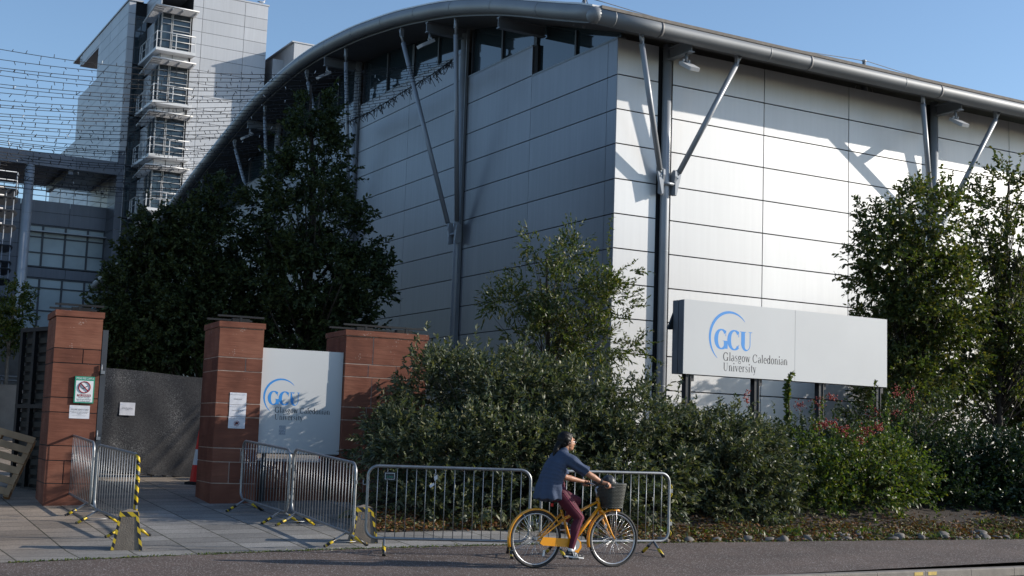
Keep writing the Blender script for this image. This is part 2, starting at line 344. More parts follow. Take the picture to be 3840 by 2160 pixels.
def npmesh(name, V, Fi, mt, parent=None, smooth=False):
    me = bpy.data.meshes.new(name); nv, nf, k = len(V), len(Fi), Fi.shape[1]
    me.vertices.add(nv); me.vertices.foreach_set('co', V.astype(np.float32).ravel())
    me.loops.add(nf*k); me.loops.foreach_set('vertex_index', Fi.astype(np.int32).ravel())
    me.polygons.add(nf); me.polygons.foreach_set('loop_start', np.arange(0, nf*k, k, dtype=np.int32))
    if smooth: me.polygons.foreach_set('use_smooth', np.ones(nf, bool))
    me.update(calc_edges=True); me.validate()
    return from_mesh(name, me, mt, parent)
def nrm(a): return a/np.maximum(1e-9, np.linalg.norm(a, axis=-1, keepdims=True))
def leaves(P, D, ln, wd, droop=.25, flat=.0):
    """P bases, D directions; folded leaf of two triangles with a crease"""
    n = len(P); D = nrm(D); up = nrm(rng.normal(size=(n, 3))+np.array([0, 0, 1.1+flat]))
    side = nrm(np.cross(D, up)); nn = np.cross(side, D)
    ln = ln*rng.uniform(.65, 1.25, (n, 1)); wd = wd*rng.uniform(.75, 1.2, (n, 1))
    mid = P+D*ln*.5
    tip = P+D*ln-nn*ln*droop*rng.uniform(0, 1, (n, 1))-np.array([0, 0, 1])*ln*droop*.5
    m1 = P+(tip-P)*.28+nn*ln*droop*.10; m2 = P+(tip-P)*.66+nn*ln*droop*.12
    a1 = m1+side*wd*.44+nn*wd*.14; b1 = m1-side*wd*.44+nn*wd*.14; a2 = m2+side*wd*.40+nn*wd*.12; b2 = m2-side*wd*.40+nn*wd*.12
    V = np.stack([P, a1, a2, tip, b2, b1], 1).reshape(-1, 3); k = np.arange(n)*6
    f = lambda *q: np.stack([k+i for i in q], 1)
    return V, np.concatenate([f(0, 1, 5), f(1, 2, 5), f(2, 4, 5), f(2, 3, 4)])
def twigs(P, D, L, per, ln, wd, ang=.9, **kw):
    """leaf sprays: per leaves along a twig of length L starting at P going D"""
    n = len(P); D = nrm(D); t = np.linspace(.1, 1, per)[None, :, None]; t = t+rng.uniform(-.04, .04, (n, per, 1))
    L = (L*rng.uniform(.6, 1.3, (n, 1)))[:, None, :]
    base = P[:, None, :]+D[:, None, :]*L*t+np.array([0, 0, -.25])*L*t*t*.3
    dd = nrm(rng.normal(size=(n, per, 3))); dd = D[:, None, :]+dd*ang
    return leaves(base.reshape(-1, 3), dd.reshape(-1, 3), ln, wd, **kw)
def ell_points(E, n, inner=.55, updark=.0):
    """points near the surface of a union of ellipsoids E=[(c, r)], with outward directions"""
    w_ = np.array([max(r[0]*r[1], r[0]*r[2], r[1]*r[2]) for c, r in E]); w_ = w_/w_.sum()
    k = rng.choice(len(E), n, p=w_); C = np.array([tuple(c) for c, r in E])[k]; Rr = np.array([tuple(r) for c, r in E])[k]
    d = nrm(rng.normal(size=(n, 3))); rad = inner+(1-inner)*rng.uniform(0, 1, (n, 1))**.6
    lump = 1+.13*np.sin(d[:, :1]*7+k[:, None]*1.7)*np.cos(d[:, 1:2]*6+k[:, None])+.08*np.sin(d[:, 2:3]*11+k[:, None]*3)
    P = C+d*Rr*rad*lump
    return P, nrm(d/Rr*Rr.mean(1, keepdims=True))
def merge(parts):
    V = []; Fs = []; k = 0
    for v, f in parts: V.append(v); Fs.append(f+k); k += len(v)
    return np.concatenate(V), np.concatenate(Fs)
def ELP(x, y, rx, ry, Y, dy): # ellipsoid whose centre appears at (x,y) at depth Y, radii given in view units
    s_ = KP*Y/FOC; return (at(x, y, Y), (rx*s_, dy, ry*s_))

# ------------------------------------------------------------------ glyphs (serif lettering as thin shapes)
def arc(cx, cy, rx, ry, a0, a1, T, t, n=18):
    o = []
    for i in range(n+1):
        a = R_(a0+(a1-a0)*i/n); o.append((cx+rx*cos(a), cy+ry*sin(a), t+(T-t)*abs(cos(a))**1.3))
    return o
def glyph(ch, T=.075, t=.028, hw=1.):
    h = T/2; X = .46; C_ = .68; A = .72; s = []; sf = .055
    def stem(x, z0, z1, w_=T): s.append([(x, z0, w_), (x, z1, w_)])
    def ser(x, z, l=sf, r=sf): s.append([(x-h-l, z, .026), (x+h+r, z, .026)]) if False else s.append([(x-h-l, z, 'H'), (x+h+r, z, 'H')])
    if ch in 'GC':
        s.append(arc(.33, .34, .26, .35, 42, 318, T, t)); s.append([(.545, .46, .03), (.545, .67, .03)])
        if ch == 'G': stem(.55, .0, .27); ser(.55, .28)
        else: s.append([(.52, .10, .03), (.57, .17, .03)])
        adv = .70 if ch == 'G' else .66
    elif ch == 'U':
        stem(.16, .2, C_); s.append([(.34+.18*cos(R_(180+15*i)), .22+.225*sin(R_(180+15*i)), T+(.034-T)*min(1, i/7)) for i in range(13)]); s.append([(.52, .22, .034), (.52, C_, .034)]); ser(.16, C_-.012); s.append([(.44, C_-.012, 'H'), (.62, C_-.012, 'H')]); adv = .68
    elif ch == 'l': stem(.12, 0, A); ser(.12, .012); s.append([(.03, A-.02, 'H'), (.12, A-.02, 'H')]); adv = .25
    elif ch == 'i': stem(.12, 0, X); ser(.12, .012); s.append([(.03, X-.02, 'H'), (.12, X-.02, 'H')]); s.append([(.12, .60, T*1.2), (.12, .60+T*1.1, T*1.2)]); adv = .25
    elif ch == 'a': s.append(arc(.17, .12, .115, .125, 60, 300, T, t)); stem(.32, .03, .33); s.append(arc(.20, .32, .12, .14, 0, 160, .05, .03)); s.append([(.33, .02, 'H'), (.40, .02, 'H')]); adv = .41
    elif ch == 's': s.append([(.30, .40, .03), (.25, .45, .03), (.16, .455, .035), (.09, .41, .05), (.09, .33, .07), (.17, .26, .08), (.27, .20, .08), (.32, .12, .06), (.28, .04, .04), (.19, .005, .03), (.10, .01, .03), (.06, .08, .03)]); adv = .38
    elif ch == 'g': s.append(arc(.2, .31, .125, .15, 0, 360, T, t)); s.append(arc(.2, -.08, .15, .10, 0, 360, .05, .035)); s.append([(.13, .17, .04), (.09, .1, .04), (.16, .04, .05), (.28, .02, .05)]); s.append([(.30, .43, .04), (.40, .46, .04)]); adv = .43
    elif ch == 'o': s.append(arc(.21, .225, .15, .235, 0, 360, T, t)); adv = .43
    elif ch == 'e': s.append(arc(.21, .225, .15, .235, 0, 318, T, t)); s.append([(.07, .25, 'H'), (.36, .25, 'H')]); adv = .42
    elif ch == 'd': s.append(arc(.19, .225, .13, .235, 20, 340, T, t)); stem(.35, 0, A); s.append([(.26, A-.02, 'H'), (.35, A-.02, 'H')]); s.append([(.35, .012, 'H'), (.43, .012, 'H')]); adv = .46
    elif ch == 'n': stem(.11, 0, X); ser(.11, .012); s.append([(.02, X-.02, 'H'), (.11, X-.02, 'H')]); s.append(arc(.24, .31, .13, .15, 170, 10, .05, .04)); stem(.37, 0, .34); ser(.37, .012); adv = .49
    elif ch == 'r': stem(.11, 0, X); ser(.11, .012); s.append([(.02, X-.02, 'H'), (.11, X-.02, 'H')]); s.append([(.13, .33, .03), (.2, .43, .04), (.30, .43, .06)]); adv = .33
    elif ch == 't': stem(.15, .08, .60); s.append([(.04, X-.02, 'H'), (.27, X-.02, 'H')]); s.append([(.15, .09, .06), (.2, .01, .04), (.28, .05, .03)]); adv = .30
    elif ch == 'v': s.append([(.06, X, T), (.21, 0, T)]); s.append([(.21, 0, .03), (.34, X, .03)]); ser(.07, X-.012, .03, .03); s.append([(.28, X-.012, 'H'), (.41, X-.012, 'H')]); adv = .41
    elif ch == 'y': s.append([(.06, X, T), (.21, 0, T)]); s.append([(.34, X, .03), (.2, -.08, .03), (.13, -.19, .04), (.05, -.18, .06)]); ser(.07, X-.012, .03, .03); s.append([(.28, X-.012, 'H'), (.41, X-.012, 'H')]); adv = .41
    elif ch == 'w':
        s.append([(.06, X, T), (.19, 0, T)]); s.append([(.19, 0, .03), (.31, X, .03)]); s.append([(.29, X, T), (.43, 0, T)]); s.append([(.43, 0, .03), (.55, X, .03)]); ser(.07, X-.012, .03, .03); s.append([(.48, X-.012, 'H'), (.62, X-.012, 'H')]); adv = .62
    else: adv = .22
    return s, adv
LAY = [0]
def stroke(mb, pts, O, e, up, n, sc, sx=1., mi=0, base=.0005):
    """ribbon with varying width on the plane O + e*x + up*z, lifted by a hair so strokes never share a plane"""
    LAY[0] = (LAY[0]+1) % 14; lift = n*(base+LAY[0]*.00007)
    L_ = []; Rr = []
    for i, p in enumerate(pts):
        q0 = pts[max(i-1, 0)]; q1 = pts[min(i+1, len(pts)-1)]
        dx, dz = q1[0]-q0[0], q1[1]-q0[1]; l = sqrt(dx*dx+dz*dz) or 1; dx /= l; dz /= l
        w_ = .024 if p[2] == 'H' else p[2]
        L_.append((p[0]-dz*w_/2, p[1]+dx*w_/2)); Rr.append((p[0]+dz*w_/2, p[1]-dx*w_/2))
    k = len(pts); vs = [O+e*(a*sc*sx)+up*(b*sc)+lift for a, b in Rr+L_]
    fs = [(i, i+1, k+i+1, k+i) for i in range(k-1)]
    v0 = (vs[1]-vs[0]).cross(vs[k]-vs[0])
    if v0.dot(n) < 0: fs = [f[::-1] for f in fs]
    mb.add(vs, fs, mi)
def write(mb, txt, O, e, up, n, sc, sx=.9, T=.075, t=.028, sp=.02, mi=0):
    x = 0
    for ch in txt:
        s, adv = glyph(ch, T, t)
        for st in s: stroke(mb, st, O+e*(x*sc*sx), e, up, n, sc, sx, mi)
        x += adv+sp
    return x*sc*sx
def sans(mb, txt, O, e, up, n, size, mi=0, center=True, lift=.0008, width=None, lines=1.):
    cu = bpy.data.curves.new('t', 'FONT'); cu.body = txt; cu.size = size; cu.align_x = 'CENTER' if center else 'LEFT'; cu.space_line = lines; cu.resolution_u = 2
    ob = bpy.data.objects.new('t', cu); col.objects.link(ob); bpy.context.view_layer.update()
    me = bpy.data.meshes.new_from_object(ob.evaluated_get(bpy.context.evaluated_depsgraph_get()))
    xs = [v.co.x for v in me.vertices] or [0]; k = 1 if not width else width/(max(xs)-min(xs))
    vs = [O+e*(v.co.x*k)+up*v.co.y+n*lift for v in me.vertices]; fs = [tuple(p.vertices) for p in me.polygons]
    if fs:
        a, b, c = (vs[i] for i in fs[0][:3])
        if (b-a).cross(c-a).dot(n) < 0: fs = [f[::-1] for f in fs]
    mb.add(vs, fs, mi); bpy.data.objects.remove(ob); bpy.data.curves.remove(cu); bpy.data.meshes.remove(me)

# ================================================================== GROUND
EDGE = [(-60, -40), (-14, 6.2), (-5.47, 14.59), (-4.95, 15.12), (-4.36, 15.71), (-3.85, 16.25), (-2.83, 16.85), (-1.73, 17.38), (-.08, 18.17), (1.33, 19.15), (2.72, 20.14), (5.28, 21.35), (8.95, 23.0), (30, 32.5), (80, 55)]
def edge_y(x): return float(np.interp(x, [p[0] for p in EDGE], [p[1] for p in EDGE]))
def grid(name, xs, ys, zf, mt, **kw):
    mb = MB(mt); vs = []; nx, ny = len(xs), len(ys)
    for j in range(ny):
        for i in range(nx):
            x, y = xs[i], ys[j]; vs.append((x, y, zf(x, y)))
    mb.add(vs, [(j*nx+i, j*nx+i+1, (j+1)*nx+i+1, (j+1)*nx+i) for j in range(ny-1) for i in range(nx-1)], 0, True)
    return mb.build(name, **kw)
KD = Vector((.8396, .5431, 0)); KP0 = Vector((3.69, 16.6, 0)); KN = Vector((KD.y, -KD.x, 0))   # kerb line, normal towards the road
def kside(x, y): return (Vector((x, y, 0))-KP0).dot(KN)
xs_ = sorted(set([-2500, -800, -300, -120, -60, -30]+list(np.arange(-20, 30, 1.))+[40, 60, 120, 300, 800, 2500]))
ys_ = sorted(set([-2500, -800, -200, -60, -20, 0, 8]+list(np.arange(12, 48, 1.))+[60, 100, 200, 800, 2500]))
grid('ground', xs_, ys_, lambda x, y: hgt(x, y)-.16, 'soil', kind='structure')
def strip(name, xs, f0, f1, nrow, zf, mt, pw=1., **kw):
    mb = MB(mt); vs = []; nx = len(xs)
    for j in range(nrow+1):
        t = (j/nrow)**pw
        for x in xs:
            y = f0(x)+(f1(x)-f0(x))*t; vs.append((x, y, zf(x, y)))
    mb.add(vs, [(j*nx+i, j*nx+i+1, (j+1)*nx+i+1, (j+1)*nx+i) for j in range(nrow) for i in range(nx-1)], 0, True)
    return mb.build(name, **kw)
def kerb_y(x): return KP0.y+(x-KP0.x)*KD.y/KD.x
xf = list(np.arange(-45, 46, .5))
strip('footpath', xf, lambda x: kerb_y(x), lambda x: max(edge_y(x), kerb_y(x)+.3)+.3, 14, lambda x, y: hgt(x, y), 'asphalt', kind='structure')
strip('road', [-900, -200]+xf+[200, 900], lambda x: kerb_y(x)-30, lambda x: kerb_y(x)-.1, 2, lambda x, y: -.13, 'road_asphalt', kind='structure')
strip('plaza_paving', list(np.arange(-30, 1.6, .4)), edge_y, lambda x: 60, 60, lambda x, y: hgt(x, y)+.006, 'paver', pw=1.6, kind='structure')
def bed0(x): return edge_y(x)+(1.5 if x < .6 else 1.5*max(0, 1-(x-.6)/1.2))+.12
def bedz(x, y):
    s_ = max(0, y-bed0(x)); return hgt(x, y)+.012+min(s_, 2.6)*.17+.03*sin(x*3.1+y)*min(1, s_)
strip('planting_bed', list(np.arange(-2.2, 46, .4)), bed0, lambda x: bed0(x)+14, 28, bedz, 'soil', pw=1.4, kind='structure')
k0 = MB(['kerb_stone', 'joint', 'kerb_yellow'])
for i in range(-40, 40):
    s0 = .33+i*.93; a = KP0+KD*s0; l_ = .922
    prof = [(-.0, -.2), (-.0, 0.), (.105, 0.), (.12, -.006), (.128, -.02), (.13, -.2)]
    k0.prism(prof, a, KN, Vector((0, 0, 1)), KD, l_, 0)
    for s1 in ((.70,) if i == 1 else (.04,) if i == 2 else ()):
        k0.obox(a+KD*s1+KN*.131+Vector((0, 0, -.065)), KD*.17, KN*.002, Vector((0, 0, .045)), 2)
k0.build('kerb', kind='structure')
# moss line on the edge of the footpath
mp_ = []
for _ in range(2600):
    x = rnd.uniform(-5.4, 1.6) if rnd.random() < .55 else rnd.uniform(1.3, 12)
    y = edge_y(x)+rnd.gauss(0, .035); mp_.append((x, y, hgt(x, y)+.004))
mp_ = np.array(mp_); V, Fi = leaves(mp_, rng.normal(size=mp_.shape)*[1, 1, .3]+[0, 0, .5], .035, .014)
tag(npmesh('edge_moss', V, Fi, 'leaf_bright'), 'thin line of moss and weeds along the edge of the footpath', 'moss', kind='stuff')

# ================================================================== HALL
AZ = .509395
dR = Vector((cos(AZ), sin(AZ), 0)); dL = Vector((-sin(AZ), cos(AZ), 0)); nR = -dL; nL = -dR; Zv = Vector((0, 0, 1))
C0 = at(1548, 360, 37); C0.z = 0
def WR(u, d, z): return C0+dR*u+nR*d+Zv*z
def WL(u, d, z): return C0+dL*u+nL*d+Zv*z
ARCH = [(-1.5, 13.22), (-1.15, 13.35), (2, 14.35), (4, 15.0), (6, 15.53), (8, 16.03), (12, 16.76), (16, 17.26), (20, 17.52), (23, 17.5), (26, 17.25), (28.6, 16.95), (32.6, 16.15), (37, 15.2), (43, 13.8), (52, 12.15), (61.5, 11.1)]
_ax = np.array([p[0] for p in ARCH]); _az = np.array([p[1] for p in ARCH])
def arch(u):
    return float(sum(np.interp(u+k*.9, _ax, _az) for k in (-1, 0, 1))/3) if -1 < u < 60 else float(np.interp(u, _ax, _az))
hall = empty('sports_hall', WR(0, 0, 0), 'grey metal clad hall with arched roof overhanging its walls on slanted struts', 'building')
JZ = [-.9, .1, 1.1, 2.1, 3.08, 4.06, 5.05, 6.04, 7.04, 8.04, 9.05, 10.08, 11.09, 12.11, 13.2]
def panels(mb, W, u0, u1, ztop, gap=.036):
    zs = [z for z in JZ if z < ztop-.3]+[ztop]
    for a, b in zip(zs, zs[1:]):
        mb.obox(W(u0+.016, -.04, a+gap), W(u1-.016, -.04, a+gap)-W(u0+.016, -.04, a+gap), W(0, .04, 0)-W(0, 0, 0), Zv*(b-a-gap))
REND = 46
mb = MB('clad'); cuts = [0, 1.47]; cols_R = [1.72+11.0*k for k in range(4)]
for c in cols_R:
    us = [c+.25, c+3.74, c+7.24, c+10.75]
    for a, b in zip(us, us[1:]): panels(mb, WR, a, b, 13.2)
panels(mb, WR, .0, 1.47, 13.2)
wparent(mb.build('front_cladding'), hall)
mb = MB('clad_shaded')
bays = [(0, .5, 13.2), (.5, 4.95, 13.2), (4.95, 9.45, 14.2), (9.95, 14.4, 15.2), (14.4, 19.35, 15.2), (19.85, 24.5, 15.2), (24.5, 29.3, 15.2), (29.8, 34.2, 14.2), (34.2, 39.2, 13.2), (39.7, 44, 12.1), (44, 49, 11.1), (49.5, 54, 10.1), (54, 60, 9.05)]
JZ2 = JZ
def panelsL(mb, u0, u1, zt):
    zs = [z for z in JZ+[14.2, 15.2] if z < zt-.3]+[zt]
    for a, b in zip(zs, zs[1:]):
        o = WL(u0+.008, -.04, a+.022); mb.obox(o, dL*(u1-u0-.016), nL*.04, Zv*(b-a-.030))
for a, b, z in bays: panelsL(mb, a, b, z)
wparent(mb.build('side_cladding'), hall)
mb = MB(['joint', 'clad_tower'])
mb.obox(WR(.02, -.3, -1), dR*REND, nR*.25, Zv*14.2); 
mb.obox(WR(REND, -.3, -1), dR*.3, -nR*61, Zv*12, 1)
for a, b, z in bays: mb.obox(WL(a-(.25 if a > 1 else -.05), -.3, -1), dL*(b-a+.5 if a > 1 else b-a), nL*.25, Zv*(z+1-.02))
mb.obox(WL(61, -46, -1), dL*.3, nL*46, Zv*11.5, 1)
wparent(mb.build('wall_core'), hall)
# parapet caps + windows on the side
for i, (a, b, z) in enumerate(bays):
    if i == 0: continue
    a2 = 0 if i == 1 else a
    cap = MB('steel_grey'); cap.obox(WL(a2, .012, z-.03), dL*(b-a2), nL*-.30, Zv*.06); wparent(cap.build('parapet_cap'), hall)
    win = MB('frame_dark'); n = 2; zt = lambda u: arch(u)-.42
    us = [a2+.05+(b-a2-.1)*k/n for k in range(n+1)]
    for u in us:
        if zt(u) > z+.15: win.obox(WL(u-.045, -.2, z+.03), dL*.09, nL*.12, Zv*(zt(u)-z-.03))
    win.obox(WL(a2, -.20, z+.03), dL*(b-a2), nL*.1, Zv*.06)
    wo = wparent(win.build('window'), hall)
    g_ = MB('glass')
    for p, q in zip(us, us[1:]):
        k = 4
        for j in range(k):
            u1_, u2_ = p+(q-p)*j/k, p+(q-p)*(j+1)/k
            t1, t2 = max(z+.04, zt(u1_)+.2), max(z+.04, zt(u2_)+.2)
            g_.add([WL(u1_, -.15, z+.03), WL(u2_, -.15, z+.03), WL(u2_, -.15, t2), WL(u1_, -.15, t1)], [(0, 3, 2, 1)])
    pn = g_.build('pane'); pn.parent = wo
# roof shell
us = list(np.arange(-1.5, 61.6, .75)); D0, D1 = 1.55, -REND
mb = MB(['roofing', 'soffit', 'steel_grey']); vs = []
for u in us:
    z = arch(u); vs += [WL(u, D0, z+.14), WL(u, D1, z+.14), WL(u, D0, z-.34 if u > -1.2 else z-.2), WL(u, D1, z-.34 if u > -1.2 else z-.2)]
n = len(us)
mb.add(vs, [(4*i, 4*i+4, 4*i+5, 4*i+1) for i in range(n-1)], 0, True)
mb.add(vs, [(4*i+2, 4*i+3, 4*i+7, 4*i+6) for i in range(n-1)], 1, True)
mb.add(vs, [(4*i, 4*i+2, 4*i+6, 4*i+4) for i in range(n-1)], 2)
mb.add(vs, [(4*i+1, 4*i+5, 4*i+7, 4*i+3) for i in range(n-1)], 2)
mb.add(vs, [(0, 1, 3, 2), (4*n-4, 4*n-2, 4*n-1, 4*n-3)], 2)
wparent(mb.build('roof'), hall)
# roof edge flashing, seams, snow guards on the front eave
mb = MB(['roofing', 'kerb_stone'])
mb.obox(WL(-1.62, 1.62, 13.32), dL*.28, nL*(-REND-1.6), Zv*.09, 1)
for k in range(70): mb.obox(WL(-1.45, 1.0-k*.62, 13.42), dL*.9, nL*.04, Zv*.035+dL*.0)
for k in range(20): mb.obox(WL(-1.50, .2-k*.62, 13.41), dL*.05, nL*-.30, Zv*.05)
wparent(mb.build('eave_flashing'), hall)
vsL = [WL(u, 1.86, arch(u)+.19) for u in us]
mb = MB('white_metal')
for i in range(n-1):
    a, b = vsL[i], vsL[i+1]; mb.obox(a-Zv*.04, b-a, nL*-.3, Zv*.05)
wparent(mb.build('verge_flashing'), hall)
# gutters
r_g = .235
mb = MB('gutter'); mb.tube([WL(u, 1.72, arch(u)-.06) for u in np.arange(-1.42, 61.6, .6)], r_g, 16)
for u in np.arange(1.5, 61, 2.9): mb.tube([WL(u-.02, 1.72, arch(u-.02)-.06), WL(u+.02, 1.72, arch(u+.02)-.06)], r_g+.006, 16)
mb.ell(WL(-1.42, 1.72, 13.16), (r_g+.01,)*3, 16)
wparent(mb.build('verge_tube'), hall)
mb = MB(['gutter', 'roofing']); mb.tube([WL(-1.42, 1.72-k*2, 13.16) for k in range(25)], r_g, 18)
for k in range(9):
    c = WR(1.9+k*5.5-1.72+.2, 1.42, 13.16); mb.tube([c, c+dR*.09], r_g+.007, 18, 1 if k % 1 == 0 else 0)
    c = c-dR*1.55; mb.tube([c, c+dR*.03], r_g+.006, 18)
wparent(mb.build('eave_tube'), hall)
# columns, struts, brackets
def bracket(W, c, z, e, n_, parent, dd):
    mb = MB('steel_paint')
    for s_ in (-1, 1):
        O = W(c, .08, z)+e*(s_*.21)
        poly = [(-.02, -.45), (.10, -.50), (.26, .06), (.25, .22), (.16, .26), (-.02, .16)]
        mb.prism(poly, O-e*.035, n_, Zv, e, .07)
        # bevelled plate turned along the strut
        poly2 = [(0, -.48), (.05*s_, -.50), (.20*s_, .12), (.17*s_, .26), (.04*s_, .26), (0, .14)]
        mb.prism(poly2, O+n_*.12, e, Zv, n_, .10)
        for bz in (.02, .16): mb.tube([O+e*(s_*.10)+n_*.21+Zv*(bz), O+e*(s_*.10)+n_*.24+Zv*(bz)], .022, 8)
    mb.tube([W(c, .24, z-.16)-e*.21, W(c, .24, z-.16)+e*.21], .05, 10)
    return mb.build('bracket')
def support(W, e, n_, c, zb, dTop, s0, s1, zt0, zt1, chan=True):
    mb = MB(['steel_paint', 'joint']); mb.tube([W(c, .07, -1), W(c, .07, zb-.7), W(c, .07, zt0+.3)], .135, 14)
    for zz in (3.2, 7.1, 11.6): mb.tube([W(c, .07, zz), W(c, .07, zz+.02)], .139, 14)
    co = wparent(mb.build('column'), hall)
    b = bracket(W, c, zb, e, n_, hall, 0); b.parent = co
    for s_, sp, zt in ((-1, s0, zt0), (1, s1, zt1)):
        a = W(c, .26, zb+.12)+e*(s_*.31); t = W(c, dTop, zt)+e*(s_*sp)
        m2 = MB('steel_paint'); d = (t-a)
        m2.tube([a, a+d*.02], .05, 12); m2.tube([a+d*.02, a+d*.93], .082, 14); m2.tube([a+d*.93, t], .045, 10)
        m2.obox(t-d.normalized()*.3-e*.02-n_*.07, e*.04, n_*.14, Zv*.34)
        wparent(m2.build('strut'), hall)
for c in cols_R: support(WR, dR, nR, c, 9.25, 1.25, 1.8, 1.8, 12.98, 12.98)
colsL = [9.7, 19.6, 29.55, 39.45, 49.25]
for c in colsL:
    zb = {9.7: 8.75, 19.6: 9.7, 29.55: 9.7, 39.45: 8.6}.get(c, 6.5)
    support(WL, dL, nL, c, zb, 1.5, 2.1, 2.5, arch(c-2.1)-.42, arch(c+2.5)-.42)
# channel strips beside side columns and outrigger beams
for c in colsL:
    mb = MB(['steel_grey', 'joint']); mb.obox(WL(c-.22, .0, -1), dL*.06, nL*.1, Zv*(arch(c)-.4+1)); mb.obox(WL(c+.17, .0, -1), dL*.06, nL*.1, Zv*(arch(c)-.4+1)); wparent(mb.build('channel'), hall)
def beam(W, e, n_, c, z, l_):
    mb = MB('steel_grey'); mb.obox(W(c, -.1, z)-e*.1, e*.2, n_*l_, Zv*.03); mb.obox(W(c, -.1, z+.33)-e*.1, e*.2, n_*l_, Zv*.03); mb.obox(W(c, -.1, z+.03)-e*.015, e*.03, n_*l_, Zv*.3); wparent(mb.build('outrigger_beam'), hall)
for c in cols_R[:3]: beam(WR, dR, nR, c, 12.78, 1.35)
for c in [4.4]+colsL: beam(WL, dL, nL, c, arch(c)-.75, 1.7)
# floodlights hanging from the beams
fl_lab = ['white floodlight under the straight eave nearest the hall corner', 'white floodlight under the straight eave at the right, above the tree', 'white floodlight under the curved eave, closest to the hall corner', 'white floodlight under the curved eave, second from the hall corner', 'white floodlight under the curved eave, behind the string lights beside the dark trees']
def floodlight(P, e, n_, lab):
    t = empty('floodlight', P, lab, 'floodlight', 'floodlights under the hall eaves')
    a = MB('steel_grey'); a.tube([P, P-Zv*.30], .05, 8); a.obox(P-e*.17-n_*.02-Zv*.32, e*.34, n_*.04, Zv*.04); wparent(a.build('bracket'), t)
    h_ = MB(['light_house', 'frame_dark']); dn = (n_*.86-Zv*.5).normalized(); up = dn.cross(e).normalized()
    if up.z < 0: up = -up
    O = P-Zv*.40-dn*.12
    pr = [(-.22, 0), (-.2, -.03), (-.2, .5), (-.15, .56), (.15, .56), (.2, .5), (.2, -.03)]
    h_.prism(pr, O, e, dn, up, .11); h_.prism([(-.16, .05), (-.16, .48), (.16, .48), (.16, .05)], O-up*.002, e, dn, -up, .006, 1)
    for q in (-.1, 0, .1): h_.obox(O+e*(q-.02)+up*.11, e*.04, dn*.05, up*.08)
    wparent(h_.build('housing'), t)
floodlight(WR(1.72, 1.0, 12.80), dR, nR, fl_lab[0]); floodlight(WR(12.72, 1.0, 12.80), dR, nR, fl_lab[1])
for k, c in enumerate(colsL[:3]): floodlight(WL(c, 1.45, arch(c)-.75), dL, nL, fl_lab[2+k])
# roof lifeline
t = empty('roof_post', WR(10.2, -1.2, 13.9), 'small tapered post holding a safety wire above the straight eave', 'post')
a = MB('steel_grey'); P = WR(10.2, -.6, 13.3); a.tube([P, P+Zv*1.1], [.14, .06], 6); wparent(a.build('mast'), t)
a = MB('frame_alu'); a.tube([P+Zv*1.05, P+dR*.45], .012, 4); a.tube([P+Zv*1.05, P-dR*.45], .012, 4); a.ell(P+Zv*1.13, (.08, .08, .05), 8); wparent(a.build('stay'), t)
a = MB('steel_grey'); pts = []
for k in range(41):
    u = -1+k*.95; s_ = ((u+.8) % 11)/11; pts.append(WR(u, -.6, 14.46-.22*4*s_*(1-s_)))
a.tube(pts, .014, 4); tag(a.build('safety_wire'), 'thin safety wire strung above the straight roof edge', 'wire')
a = MB('steel_grey'); P = WR(-.8, -.6, 13.5); a.tube([P, P+Zv*1.2], .05, 6); a.tube([P+Zv*1.0, P+dR*.3-dL*.2], .012, 4); a.tube([P+Zv*1.0, P-dR*.35], .012, 4); tag(a.build('roof_post'), 'end post of the safety wire at the corner of the roof', 'post')
# ================================================================== TOWER AND LOW BLOCK
Q0 = Vector((-27.61, 98.26, 0))
def TW(u, d, z): return Q0+dR*u+nR*d+Zv*z            # u right along the front, d towards the camera
tower = empty('tower_block', TW(0, 0, 0), 'tall grey panelled tower with a stack of corner balconies, left of the curved roof', 'building')
def fpan(mb, P, e, n_, u0, u1, z0, z1, us, zs, gap=.03, th=.06, mi=0):
    """panelled face: P(u,z) gives a point; cuts us and zs; panels stand th proud of the core"""
    uu = [u0]+[u for u in us if u0 < u < u1]+[u1]; zz = [z0]+[z for z in zs if z0+.1 < z < z1-.1]+[z1]
    for a, b in zip(uu, uu[1:]):
        for c, d in zip(zz, zz[1:]):
            mb.obox(P(a+gap/2, c+gap/2), e*(b-a-gap), n_*th, Zv*(d-c-gap), mi)
FZ = [30.28-4.12*k for k in range(8)]                # balcony deck levels
TZ = []
for f in FZ: TZ += [f+1.05, f+2.05, f+3.1, f]
TZ = sorted(TZ+[34.3])
core = MB('joint')
core.obox(TW(2.35, -.07, 0), dR*6.03, nR*-14, Zv*35.3); core.obox(TW(-1.48, -4.77, 0), dR*9.8, nR*-9, Zv*35.3)
core.obox(TW(-1.45, -13.5, 0), dR*8, nR*-10, Zv*31.3)
wparent(core.build('wall_core'), tower)
mb = MB('clad_tower')
fpan(mb, lambda u, z: TW(u, -.07, z), dR, nR, 2.35, 8.38, 0, 35.4, [3.13, 6.5], TZ)
fpan(mb, lambda u, z: TW(u, -4.77, z), dR, nR, -1.53, -.98, 0, 35.3, [], TZ)
